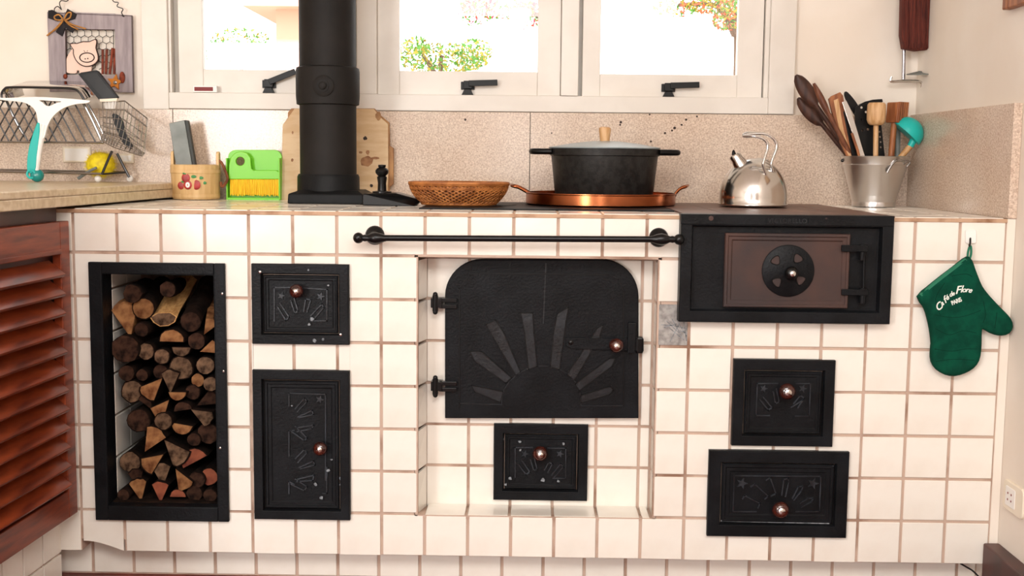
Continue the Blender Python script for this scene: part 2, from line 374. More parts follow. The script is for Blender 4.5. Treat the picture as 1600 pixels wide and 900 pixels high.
for n, (s0, g0, g1, s1, gy, lab) in enumerate(((279, 317, 512, 545, 109, 'leftmost white sash window, partly behind the stove pipe'), (590, 624, 840, 876, 111.5, 'middle white sash window beside the stove pipe'), (910, 938, 1153, 1192, 116.5, 'rightmost white sash window above the pot and kettle'))):
    Ys = YB+.022
    X = lambda p: PY(p, 90, Ys).x
    zg = PY((g0+g1)/2, gy, Ys).z
    wn = thing('window_%d' % (n+1), lab, None, **st)
    wbox('stile', X(s0), X(g0), Ys, Ys+.04, zb1, WZ1-.02, wn); wbox('stile', X(g1), X(s1), Ys, Ys+.04, zb1, WZ1-.02, wn)
    wbox('sash_rail', X(g0), X(g1), Ys+.001, Ys+.04, zb1, zg, wn); wbox('sash_rail', X(g0), X(g1), Ys+.001, Ys+.04, WZ1-.09, WZ1-.02, wn)
    MB().box(X(g0)-.005, X(g1)+.005, Ys+.022, Ys+.025, zg-.005, WZ1-.085).build('pane', 'pane_glass', wn)
    # latch
    lx = (421, 731, 1044)[n]; lc = PY(lx, (131.5, 134, 137.5)[n], Ys); k = .00203
    la = MB().box(lc.x-10.5*k, lc.x+10.5*k, Ys-.006, Ys, lc.z-6*k, lc.z+6*k).box(lc.x-6*k, lc.x+7*k, Ys-.02, Ys-.005, lc.z-5*k, lc.z+7*k).build('latch', 'black', wn, bevel=.001)
    lb = lc.z-6*k; MB().prism([(lc.x-9*k, zb1+.0005), (lc.x+9*k, zb1+.0005), (lc.x+5*k, lb), (lc.x-5*k, lb)], Ys-.02, Ys-.002).build('keeper', 'black', la, bevel=.001)
    ang = math.radians(22) if n == 0 else math.radians(2)
    d = Vector((math.cos(ang), 0, math.sin(ang))); nn = Vector((-d.z, 0, d.x)); st_ = Vector((lc.x+3*k, Ys-.024, lc.z+3*k))
    MB().obox(st_+d*21*k, (d, Vector((0, 1, 0)), nn), 22*k, .004, 4.4*k).build('lever', 'black', la, bevel=.001)

# ================================================================== OUTSIDE
one(MB().box(-30, 30, YB+1.2, 40, -.5, -.4), 'ground', 'pale_ground', 'pale sunlit yard outside the windows', None, kind='structure')
def foliage(name, label, blobs, Y, mats, n, trunk=None, leaf=.03):
    c = PY(blobs[0][0], blobs[0][1], Y); root = thing(name, label, 'shrub' if 'shrub' in name or 'bush' in name else 'tree', (c.x, Y, -.4))
    for mi, m in enumerate(mats):
        mb = MB()
        for (bx, by, rx, ry, wt) in blobs:
            for i in range(int(n*wt/len(mats))):
                a, q = random.uniform(0, 6.28), math.sqrt(random.random())
                p = PY(bx+math.cos(a)*q*rx, by+math.sin(a)*q*ry, Y+random.uniform(-.25, .25))
                u = Vector((random.gauss(0, 1), random.gauss(0, 1), random.gauss(0, 1))).normalized(); v = u.orthogonal().normalized(); l = leaf*random.uniform(.5, 1.1)
                mb.add([p-u*l, p+v*l*.5, p+u*l, p-v*l*.5], [(0, 1, 2, 3)])
        props(mb.build('foliage', m, root), kind='stuff')
    mb = MB()
    for pts in (trunk or []): mb.tube(smooth_pts([PY(x, y, Y) if y is not None else Vector((PY(x, 100, Y).x, Y, -.4)) for x, y in pts]), [.02-.012*i/(len(pts)*6) for i in range((len(pts)-1)*6+1)], 6)
    if trunk: mb.build('trunk', 'branch', root, smooth=True)
foliage('garden_bush', 'green bush seen through the middle window', [(690, 92, 70, 24, 1.2), (650, 80, 25, 22, .4), (740, 85, 30, 25, .6)], 5.0, ['leaf', 'leaf_yellow'], 420, [[(690, None), (688, 140), (692, 90)], [(690, 130), (660, 85)]], .022)
foliage('flowering_shrub', 'pink flowering shrub at the top of the middle window', [(790, 5, 70, 26, 1.2), (745, 15, 30, 26, .4), (820, 25, 25, 22, .5)], 5.6, ['flower_pink', 'leaf', 'flower_orange'], 420, [[(860, None), (860, 200), (858, 60), (820, 5)]], .022)
foliage('garden_tree', 'thin branched tree at the right of the rightmost window', [(1120, 8, 50, 14, 1), (1060, 12, 40, 14, .5), (1135, 30, 22, 18, .8), (1140, 2, 20, 20, .6)], 4.6, ['leaf_yellow', 'flower_orange', 'leaf'], 380, [[(1152, None), (1150, 120), (1147, 52), (1135, 20)], [(1147, 52), (1152, 10)], [(1148, 56), (1120, 10), (1060, 8)]], .02)
foliage('garden_shrub', 'pale green shrub seen through the leftmost window', [(375, 70, 50, 28, 1), (340, 90, 25, 14, .4), (400, 85, 20, 20, .4)], 5.4, ['leaf', 'leaf_yellow'], 300, [[(380, None), (378, 150), (375, 70)]], .018)
h0, h1 = PY(432, 100, 8), PY(515, 100, 8)
hs = thing('house', 'pale salmon plastered outbuilding beyond the stove pipe', 'building', (h0.x, 8, -.4))
MB().box(h0.x, h1.x, 8, 11, -.4, PY(450, 15, 8).z).build('wall', 'plaster_pink', hs)
e = PY(450, 15, 8).z; MB().prismv([(h0.x-.25, 7.75, e), (h0.x-.25, 11.3, e), (h0.x-.25, 9.5, e+1.0)], (h1.x-h0.x+.5, 0, 0)).build('roof', 'plaster_pink', hs)

# ================================================================== THE TILED STOVE
stove = thing('tiled_stove', 'white tiled masonry wood stove running along the wall under the windows', 'stove', (1.0, .3, 0))
T = .11; G = .0075; Z8 = ZT-.8785
def row(j): return ZT-.0105 if j == 0 else (Z8 if j == 8 else ZT-.11*j)
R_niche = rect(0, 146, 410, 356, 812)
R_niche_in = rect(0, 166, 428, 339, 790)
R_a = rect(0, 395, 412, 546.5, 537)
R_b = rect(0, 397.5, 577.5, 547.5, 810)
R_rec = rect(0, 651, 401, 1026, 808)
R_oven = rect(0, 1063, 330, 1394, 505)
R_e = rect(0, 1143.5, 561, 1301.5, 695.5)
R_f = rect(0, 1105, 703, 1323, 837)
holes_t = [R_niche_in, R_a, R_b, R_rec, (R_oven[0], R_oven[1], R_oven[2], 2), R_e, R_f]
XL0, XR0 = -.205, 2.204
YREC = .10
rx0, rx1 = R_rec[0]-.006, R_rec[1]+.006; rz0 = R_rec[2]-.006
holes_c = [(R_niche_in[0]-.008, R_niche_in[1]+.004, R_niche_in[2]-.004, R_niche_in[3]+.004), (rx0, rx1, rz0, R_rec[3])]
mb = MB()
for r in subtract((XL0, XR0, Z8, ZT-.012), holes_c+[(-T-.002, 0, Z8-.01, Z8+.03)]): mb.box(r[0], r[1], .0035, YB, r[2], r[3])
mb.box(rx0, rx1, YREC+.0035, YB, rz0, R_rec[3]); mb.box(holes_c[0][0], holes_c[0][1], .55, YB, holes_c[0][2], holes_c[0][3])
mb.box(XL0, XR0, .0735, YB, 0, Z8)
mb.build('masonry_core', 'grout', stove)
TILES = {}
def tile_box(mb_rects, name='tile', m='tile', plane='xz', off=0, th=.008, bevel=.0012, origin_c=None):
    """one tile object from rectangles lying in a plane, its face at off"""
    x0 = min(r[0] for r in mb_rects); x1 = max(r[1] for r in mb_rects); z0 = min(r[2] for r in mb_rects); z1 = max(r[3] for r in mb_rects)
    key = (plane, round(x1-x0, 4), round(z1-z0, 4), th) if len(mb_rects) == 1 else None
    cx, cz = (x0+x1)/2, (z0+z1)/2
    if key and key in TILES: me = TILES[key]
    else:
        b = MB()
        for r in mb_rects:
            u0, u1, v0, v1 = r[0]-cx, r[1]-cx, r[2]-cz, r[3]-cz
            if plane == 'xz': b.box(u0, u1, 0, th, v0, v1)
            elif plane == 'xy': b.box(u0, u1, v0, v1, -th, 0)
            elif plane == 'yz+': b.box(0, -th, u0, u1, v0, v1)
            else: b.box(0, th, u0, u1, v0, v1)
        me = bpy.data.meshes.new('tile'); me.from_pydata([tuple(v) for v in b.v], [], b.f)
        bm = bmesh.new(); bm.from_mesh(me)
        if len(mb_rects) > 1: bmesh.ops.remove_doubles(bm, verts=bm.verts, dist=1e-6)
        bmesh.ops.recalc_face_normals(bm, faces=bm.faces)
        if len(mb_rects) == 1: bmesh.ops.bevel(bm, geom=bm.edges[:], offset=bevel, segments=1, affect='EDGES')
        bm.to_mesh(me); bm.free(); me.materials.append(MATS[m])
        if key: TILES[key] = me
    o = bpy.data.objects.new(name, me); COL.objects.link(o); o.parent = stove
    p = {'xz': (cx, off, cz), 'xy': (cx, cz, off)}.get(plane, (off, cx, cz))
    o.location = Vector(p)-origin(stove); return o
for i in range(-2, 20):
    for j in range(8):
        x0, x1 = max(i*T, XL0), min((i+1)*T, XR0); z1, z0 = row(j), row(j+1)
        if x1-x0 < .02: continue
        zr = 0 if j == 7 else G/2
        r = (x0+G/2, x1-(G/2 if i < 19 else 0), z0+zr, z1-(G/2 if j else 0))
        if i == 12 and j == 2: continue                       # the tile that fell off
        pcs = subtract(r, holes_t)
        if not pcs: continue
        if i == -1 and j == 7:                                # chipped bottom tile with a curved edge
            b = MB(); n = 8; poly = [(r[1], r[2]), (r[1], r[3]), (r[0], r[3]), (r[0], r[2]+.026)]
            poly += [(r[0]+(r[1]-r[0])*t, r[2]+.026*math.cos(t*math.pi/2)) for t in [k/n for k in range(1, n)]]
            b.prism(poly, 0, .008).build('tile', 'tile', stove); continue
        tile_box(pcs, off=random.uniform(-.0006, .0006))
# bare mortar where a tile is missing
mr = rect(0, 1031, 474, 1080, 545); mr = (R_rec[1]+.001, 13*T-G/2, row(3)+G/2, row(2)-G/2)
mm = MB().box(mr[0], mr[1], .0005, .01, mr[2], mr[3]).build('bare_mortar', 'mortar', stove, bevel=.001); props(mm, 'scratched grey mortar where one tile has fallen off')
b = MB()
for k in range(9):
    u = mr[0]+(mr[1]-mr[0])*(.1+.09*k); b.ridge([(u, mr[3]-.01-.06*random.random()), (min(u+.03, mr[1]-.002), mr[3]-.045-.05*random.random())], .0006, .0016, .0008)
b.ridge([(mr[0]+.03, mr[2]+.01), (mr[1]-.008, mr[3]-.02)], .0006, .0016, .0009)
b.build('trowel_ridge', 'ash', mm)
# recessed panel of tiles
rb = rect(YREC, 667.5, 404, 1016, 794)
cxs = [rb[0]]+[PY(x, 700, YREC).x for x in (732, 797.6, 864, 931, 998)]+[rb[1]]
czs = [PY(830, y, YREC).z for y in (403, 468.5, 534, 600, 664.5, 729, 795)]
R_c = rect(YREC, 700, 409, 993, 650); R_d = rect(YREC, 771.5, 661.5, 918, 780)
for i in range(6):
    for j in range(6):
        pcs = subtract((cxs[i]+(G/2 if i else 0), cxs[i+1]-(G/2 if i < 5 else 0), czs[j+1]+G/2, czs[j]-G/2), [(R_c[0]+.02, R_c[1]-.02, R_c[2]+.01, R_c[3]-.12), R_d])
        if pcs: tile_box(pcs, off=YREC+random.uniform(-.0005, .0005))
for i in range(6):   # sill of the recess
    x0, x1 = (cxs[i], cxs[i+1]); x0 = max(x0, R_rec[0]+.004); x1 = min(x1, R_rec[1]-.004)
    tile_box([(x0+G/2, x1-G/2, .004, YREC-.002)], plane='xy', off=R_rec[2]+.002)
for j in range(6):   # cheeks of the recess
    z1, z0 = min(czs[j], R_rec[3])-G/2, czs[j+1]+G/2
    tile_box([(.012, YREC-.002, z0, z1)], plane='yz-', off=R_rec[1]-.0005)
    b = MB(); b.prismv([(rx0-.002, .010, z0), (rb[0]-.001, YREC-.001, z0), (rb[0]-.001, YREC-.001, z1), (rx0+.004, .010, z1)], (-.006, .004, 0)).build('tile', 'tile', stove)
eb = MB()      # brown grouted front edge of the recess
for a0, a1, c0, c1 in ((R_rec[0]-.004, R_rec[0]+.003, R_rec[2]-.003, R_rec[3]), (R_rec[1]-.003, R_rec[1]+.004, R_rec[2]-.003, R_rec[3]), (R_rec[0]-.004, R_rec[1]+.004, R_rec[2]-.007, R_rec[2]+.001), (R_rec[0]-.004, R_rec[1]+.004, R_rec[3]-.004, R_rec[3]+.003)):
    eb.box(a0, a1, .0008, .02, c0, c1)
eb.build('recess_edge', 'grout', stove)
# plinth tiles
for k in range(-1, 24):
    x0 = PY(145.5, 880, .07).x+(k-1)*.1078; x1 = x0+.1078; x0 = max(x0, XL0); x1 = min(x1, XR0)
    if x1-x0 > .015: tile_box([(x0+.004, x1-.004, .004, Z8+.02)], off=.07)
MB().box(XR0, XR-.001, .001, YB, 0, ZT-.002).build('end_plaster', 'wall', stove)
# worktop: tiles with brown joints, brown front edge
MB().box(XL0, XR0, -.002, YB, ZT-.0115, ZT-.002).build('worktop_edge', 'edge', stove, bevel=.001)
XP0, XP1 = PY(655, 324, .2).x, R_oven[0]+.006      # main cooking plate
XQ0, XQ1 = R_oven[0]+.004, R_oven[1]-.006          # plate over the oven
plates = [(XP0, XP1, .17, .66), (XQ0, XQ1, -.04, YB-.03)]
for i in range(-2, 20):
    for k in range(7):
        x0, x1 = max(i*T, XL0), min((i+1)*T, XR0)
        y0, y1 = k*T+.004, min((k+1)*T, YB-.002)
        if x1-x0 < .02 or (i < -1): continue
        pcs = subtract((x0+.003, x1-.003, y0+.0015, y1-.0025), plates)
        if pcs: tile_box(pcs, plane='xy', off=ZT+random.uniform(-.0003, .0004), th=.006)
cp = thing('cooktop_plate', 'dark iron cooking plate let into the worktop under the basket and pot', 'cooktop', (XP0, .17, ZT))
MB().box(XP0+.002, XP1-.003, .172, .658, ZT-.001, ZT+.003).build('plate', 'iron', cp, bevel=.001)
for cx in (XP0+.17, XP0+.48):
    MB().lathe([(.085, .0028), (.085, .0042), (.045, .0042), (.045, .0048), (0, .0048)], (cx, .43, ZT), seg=40).build('ring', 'iron', cp, smooth=True)
oq = thing('oven_top_plate', 'rust-brown iron top plate with grooves under the kettle', 'cooktop', (XQ0, 0, ZT))
n = 5; wq = (XQ1-XQ0)/n
for k in range(n): MB().box(XQ0+k*wq+.001, XQ0+(k+1)*wq-.001, -.028, YB-.033, ZT-.001, ZT+.0035).build('plate_strip', 'cooktop', oq, bevel=.001)

# ================================================================== IRON DOORS
def knob(par, px, py, Y, m='knob_wood', r=10.5, out=.034):
    c = PY(px, py, Y-out+.008); s = sc(Y-out)
    R = r*s; c.y = Y
    k = MB().lathe([(R*.35, 0), (R*.32, out*.45), (R*.75, out*.5), (R, out*.72), (R*.93, out*.95), (R*.6, out*1.13), (0, out*1.17)], c, (0, -1, 0), 20).build('knob', m, par, smooth=True)
    MB().lathe([(R*.42, out*1.1), (R*.42, out*1.2), (R*.25, out*1.26), (0, out*1.27)], c, (0, -1, 0), 12).build('bolt', 'steel', k, smooth=True)
def star(par, px, py, Y, r=6.5):
    c = XZ(Y, (px, py))[0]; s = sc(Y)*r
    pts = [(c[0]+s*(1 if k % 2 == 0 else .42)*math.sin(k*math.pi/5+.3), c[1]+s*(1 if k % 2 == 0 else .42)*math.cos(k*math.pi/5+.3)) for k in range(10)]
    flat_part('star', [pts], Y-.001, .004, 'iron_ray', par, .0004)
def rays(par, lines, Y, wd=.003, h=.0042):
    for ln in lines: MB().ridge(XZ(Y, *ln), Y, wd, h).build('ray', 'iron_ray', par)
def ashes(par, spots, Y):
    for (x, y, r) in spots:
        c = XZ(Y, (x, y))[0]; n = 7
        MB().prism([(c[0]+r*sc(Y)*random.uniform(.4, 1)*math.cos(6.283*k/n), c[1]+r*sc(Y)*random.uniform(.4, 1)*math.sin(6.283*k/n)) for k in range(n)], Y-.0004, Y).build('ash_spot', 'ash', par)
def framed_door(name, label, R, Y, fw, border, inner, kn=None, screws=(), ring2=None):
    """R outer rect; cast frame fw wide standing proud of plane Y, stepped leaf inside"""
    root = thing(name, label, 'stove door', ((R[0]+R[1])/2, Y, R[2]))
    y1 = Y-.014
    MB().rectprof(R, [(0, Y+.006), (0, y1+.003), (.002, y1), (fw-.003, y1), (fw, Y-.004), (fw, Y+.006)], False).build('frame', 'iron_door', root, bevel=.0008)
    L = (R[0]+fw+.002, R[1]-fw-.002, R[2]+fw+.002, R[3]-fw-.002)
    leaf = MB().rectprof(L, [(0, Y+.004), (0, Y-.006), (.003, Y-.0085), (border*.45, Y-.0085), (border*.55, Y-.0055), (border, Y-.0055), (border+.002, Y-.0035)]).build('leaf', 'iron_door', root, bevel=.0004)
    for (x, y) in screws:
        c = PY(x, y, y1); MB().lathe([(.0035, 0), (.0035, .0012), (.002, .002), (0, .002)], c, (0, -1, 0), 10).build('screw', 'steel', root, smooth=True)
    if inner: MB().ridge(XZ(Y-.0035, *inner), Y-.0035, .0028, .0036).build('border_line', 'iron_ray', root)
    return root
YD = 0.0
d = framed_door('iron_stove_door', 'small black iron stove door with sunburst, upper left beside the firewood', R_a, YD, .0265, .012, [(429, 501), (429, 449), (453, 449)], screws=((406, 425), (532, 523)))
MB().ridge(XZ(YD-.0035, (475, 450), (511, 452), (511, 501), (488, 501)), YD-.0035, .0028, .0036).build('border_line', 'iron_ray', d)
rays(d, [[(434, 479), (447, 500), (452, 495), (438, 474)], [(455, 470), (461, 489), (466, 486), (460, 466)], [(475, 486), (478, 467), (486, 468), (480, 487)], [(486, 493), (503, 475), (506, 480), (489, 501)]], YD-.0035)
star(d, 440, 462, YD-.0035); star(d, 501, 463, YD-.0035); knob(d, 463, 455, YD-.004, r=11)
ashes(d, [(487, 498, 5), (483, 507, 3), (513, 446, 2), (492, 532, 4), (505, 530, 3), (482, 422, 2)], YD-.0145)
d = framed_door('iron_stove_door', 'tall black iron stove door with double sunburst, lower left beside the firewood', R_b, YD, .026, .017, [(452, 634), (452, 614), (509, 616), (509, 750)])
rays(d, [[(462, 638), (476, 622), (480, 627), (465, 643)], [(466, 651), (488, 641), (490, 647), (468, 652)], [(464, 668), (490, 664), (488, 669), (465, 674)], [(455, 673), (476, 688), (480, 684), (462, 666)],
    [(462, 716), (476, 702), (480, 707), (466, 722)], [(468, 730), (490, 720), (492, 726), (470, 732)], [(466, 748), (491, 742), (489, 750), (464, 752)], [(455, 756), (476, 766), (480, 760), (462, 748)]], YD-.0035)
rays(d, [[(452, 712), (452, 673), (460, 672)], [(452, 770), (452, 752), (460, 756)], [(511, 730), (511, 770), (505, 770)]], YD-.0035)
star(d, 500, 624, YD-.0035); knob(d, 500, 701, YD-.004, r=11.5)
ashes(d, [(493, 757, 4), (518, 718, 2.5), (513, 735, 4), (535, 716, 3), (532, 747, 4), (533, 757, 4), (502, 778, 4), (456, 634, 2)], YD-.0088)
# right side door and drawer
d = framed_door('iron_stove_door', 'small black iron stove door with sunburst, under the oven', R_e, YD, .0285, .013, [(1215, 599), (1183, 599), (1181, 649), (1202, 649)])
MB().ridge(XZ(YD-.0035, (1244, 599), (1266, 599), (1264, 650), (1243, 650)), YD-.0035, .0028, .0036).build('border_line', 'iron_ray', d)
rays(d, [[(1187, 624), (1200, 640), (1206, 637), (1192, 620)], [(1208, 612), (1211, 630), (1217, 628), (1213, 608)], [(1240, 630), (1250, 617), (1256, 622), (1246, 637)], [(1236, 636), (1255, 624)]], YD-.0035)
star(d, 1193, 607, YD-.0035, 6); star(d, 1254, 607, YD-.0035, 6); knob(d, 1230, 612, YD-.004, r=13)
d = framed_door('iron_ash_drawer', 'wide black iron ash drawer with five-ray sunburst, lowest on the right', R_f, YD, .033, .02, [(1181, 799), (1145, 799), (1147, 743), (1282, 744), (1280, 799), (1244, 799)])
rays(d, [[(1160, 779), (1163, 774), (1187, 786), (1184, 793)], [(1173, 760), (1179, 756), (1200, 775), (1195, 779)], [(1197, 750), (1203, 746), (1212, 771), (1205, 774)], [(1221, 773), (1224, 749), (1231, 747), (1232, 752), (1227, 775)], [(1238, 778), (1247, 760), (1254, 759), (1252, 766), (1240, 781)], [(1250, 786), (1262, 778), (1270, 778), (1268, 783), (1252, 792)]], YD-.0035)
star(d, 1159, 755, YD-.0035, 9); star(d, 1270, 755, YD-.0035, 9); knob(d, 1220, 797, YD-.004, r=13.5)
MB().ridge(XZ(YD-.004, (1127, 813), (1294, 817)), YD-.007, .0035, .0012).ridge(XZ(YD-.004, (1301, 728), (1297, 808)), YD-.007, .0024, .0012).build('worn_highlight', 'ash', d)  # pale lines paint in the highlight along the worn inner edge
# small door in the recess
d = framed_door('iron_stove_door', 'small black iron stove door under the big rounded door', R_d, YREC, .027, .011, [(805, 745), (805, 699), (832, 699)])
MB().ridge(XZ(YREC-.0035, (856, 700), (884, 700), (884, 747), (864, 747)), YREC-.0035, .0028, .0036).build('border_line', 'iron_ray', d)
rays(d, [[(810, 725), (822, 741), (828, 737), (816, 720)], [(829, 718), (834, 735), (839, 733), (835, 715)], [(851, 734), (857, 722), (863, 724), (856, 738)], [(862, 742), (876, 724), (880, 729), (866, 745)]], YREC-.0035)
star(d, 820, 709, YREC-.0035, 6); star(d, 875, 709, YREC-.0035, 6); knob(d, 844, 709, YREC-.004, r=12)
ashes(d, [(797, 748, 4), (812, 690, 3), (813, 703, 2.5), (788, 673, 3), (848, 750, 5), (880, 693, 3), (790, 757, 3), (872, 752, 3), (786, 686, 2.5)], YREC-.0095)

# big rounded door
Yd = YREC
md = thing('iron_stove_door', 'big black iron door with rounded top and large sunburst, centre of the stove', 'stove door', (PY(846, 650, Yd).x, Yd, PY(846, 653, Yd).z))
def rounded(x0, y0, x1, y1, r, n=10):
    o = [(x0, y1), (x0, y0+r)]+[(x0+r-r*math.cos(t), y0+r-r*math.sin(t)) for t in [math.pi/2*k/n for k in range(1, n)]]+[(x0+r, y0), (x1-r, y0)]
    return o+[(x1-r+r*math.sin(t), y0+r-r*math.cos(t)) for t in [math.pi/2*k/n for k in range(1, n)]]+[(x1, y0+r), (x1, y1)]
outl = rounded(697, 407, 996, 652, 56)
Yf = Yd-.020
flat_part('leaf', [XZ(Yf, *outl)], Yf+.0105, .016, 'iron_door', md, .003)
MB().ridge(XZ(Yf, (718, 638), (718, 450), (734, 429), (748, 427), (950, 429), (966, 436), (974, 455), (974, 634)), Yf, .0028, .0032).build('border_line', 'black', md)
MB().ridge(XZ(Yf, (718, 630), (784, 632)), Yf, .0024, .0032).build('border_line', 'iron_relief', md)
MB().ridge(XZ(Yf, (908, 634), (974, 634)), Yf, .0024, .0032).build('border_line', 'iron_relief', md)
MB().ridge(XZ(Yf, (853, 412), (849, 505)), Yf, .003, .0016).build('casting_seam', 'iron_relief', md)
sunp = [(784, 631), (784, 622), (788, 608), (796, 596), (808, 585), (822, 577), (840, 572), (858, 572), (874, 577), (888, 585), (900, 598), (906, 612), (908, 626), (908, 634)]
MB().ridge(XZ(Yf, *sunp), Yf, .0022, .003).build('sun_edge', 'iron_relief', md)
ray_px = [[(782, 628), (742, 612), (737, 602), (786, 612)], [(790, 598), (741, 563), (735, 549), (752, 549), (799, 590)], [(806, 586), (771, 527), (760, 507), (774, 500), (787, 520), (813, 581)], [(826, 577), (820, 520), (814, 489), (832, 489), (834, 520), (839, 572)], [(860, 572), (865, 520), (871, 490), (888, 480), (884, 502), (874, 577)], [(886, 584), (905, 557), (934, 512), (942, 508), (936, 528), (897, 594)], [(899, 600), (952, 560), (961, 560), (956, 572), (905, 610)], [(907, 618), (953, 604), (958, 609), (952, 616), (908, 629)]]
for rp in ray_px:
    pts = XZ(Yf, *rp); rj = flat_part('ray', [pts], Yf-.0012, .0024, 'iron_relief', md, .0004)
    MB().ridge(pts+[pts[0]], Yf-.0005, .0022, .0032).build('ray_edge', 'black', rj)
# hinges
for hy in (474, 604):
    hz = thing_h = None
    c = PY(690, hy, Yf-.01); k = sc(Yf)
    h = MB().tube([c+Vector((-10*k, 0, -13*k)), c+Vector((-10*k, 0, 13*k))], 4.5*k, 10).box(c.x-17*k, c.x+1*k, c.y-.004, Yd+.004, c.z-7*k, c.z+8*k).build('hinge', 'iron_gloss', md, smooth=True, bevel=.0015)
    MB().box(c.x-4*k, c.x+24*k, c.y-.002, c.y+.012, c.z+2*k, c.z+8*k).box(c.x-4*k, c.x+24*k, c.y-.002, c.y+.012, c.z-8*k, c.z-2*k).build('hinge_strap', 'iron_gloss', h, bevel=.001)
    b = MB(); b.ball(c+Vector((-10*k, 0, 14*k)), 4*k, 10, 6); b.ball(c+Vector((-10*k, 0, -14*k)), 4*k, 10, 6); b.build('hinge_pin', 'iron_gloss', h, smooth=True)
# latch
k = sc(Yf); lp = XZ(Yf-.006, (885, 528), (889, 528), (1005, 530), (1005, 548), (893, 544), (885, 540))
la = flat_part('latch_bar', [lp], Yf-.005, .006, 'iron_door', md, .001)
c = PY(892, 535, Yf-.009); MB().lathe([(.006, 0), (.006, .002), (.003, .004), (0, .004)], c, (0, -1, 0), 12).build('rivet', 'iron_gloss', la, smooth=True)
kr = rect(Yf-.012, 981, 504, 993, 552); MB().box(kr[0], kr[1], Yf-.016, Yf+.004, kr[2], kr[3]).build('latch_keeper', 'iron_door', md, bevel=.002)
kr = rect(Yf-.004, 994, 527, 1005, 552); MB().box(kr[0], kr[1], Yf-.01, Yd+.002, kr[2], kr[3]).build('latch_catch', 'iron_gloss', md, bevel=.004)
knob(md, 963, 540, Yf-.008, r=11.5)

# firewood frame (a deep lined opening)
R = R_niche; YF = -.012
fr = thing('firewood_niche', 'tall black iron surround lining the firewood niche', 'firewood niche', ((R[0]+R[1])/2, 0, R[2]))
xi0, xi1, zi0, zi1 = R_niche_in
for nm, b in (('frame_bar', (R[0], xi0, R[2], R[3])), ('frame_bar', (xi1, R[1], R[2], R[3])), ('frame_bar', (xi0, xi1, zi1, R[3])), ('frame_bar', (xi0, xi1, R[2], zi0))):
    MB().box(b[0], b[1], YF, .0095 if False else -.0005, b[2], b[3]).build(nm, 'iron_door', fr, bevel=.002)
for b in ((xi0-.004, xi0+.001, zi0, zi1), (xi1-.001, xi1+.003, zi0, zi1), (xi0, xi1, zi1-.001, zi1+.003), (xi0, xi1, zi0-.003, zi0+.001)):
    MB().box(b[0], b[1], YF+.002, .055, b[2], b[3]).build('lining', 'iron_door', fr)
for (x, y) in ((347, 459), (349, 580), (344, 700)):
    c = PY(x, y, YF); MB().lathe([(.003, 0), (.003, .001), (0, .002)], c, (0, -1, 0), 8).build('screw', 'steel', fr, smooth=True)
# tiled cheek inside the niche
zz = zi0
while zz < zi1-.02:
    tile_box([(.058, .165, zz+.003, min(zz+.11, zi1)-.003)], plane='yz+', off=xi0+.001, th=.008); tile_box([(.168, .28, zz+.003, min(zz+.11, zi1)-.003)], plane='yz+', off=xi0+.001, th=.008); zz += .11

MB().box(xi0+.002, xi1-.002, .02, .549, zi0+.001, zi0+.005).build('dark_floor_sheet', 'bark', fr)  # dark bark-coloured sheet added so the niche floor looks shaded
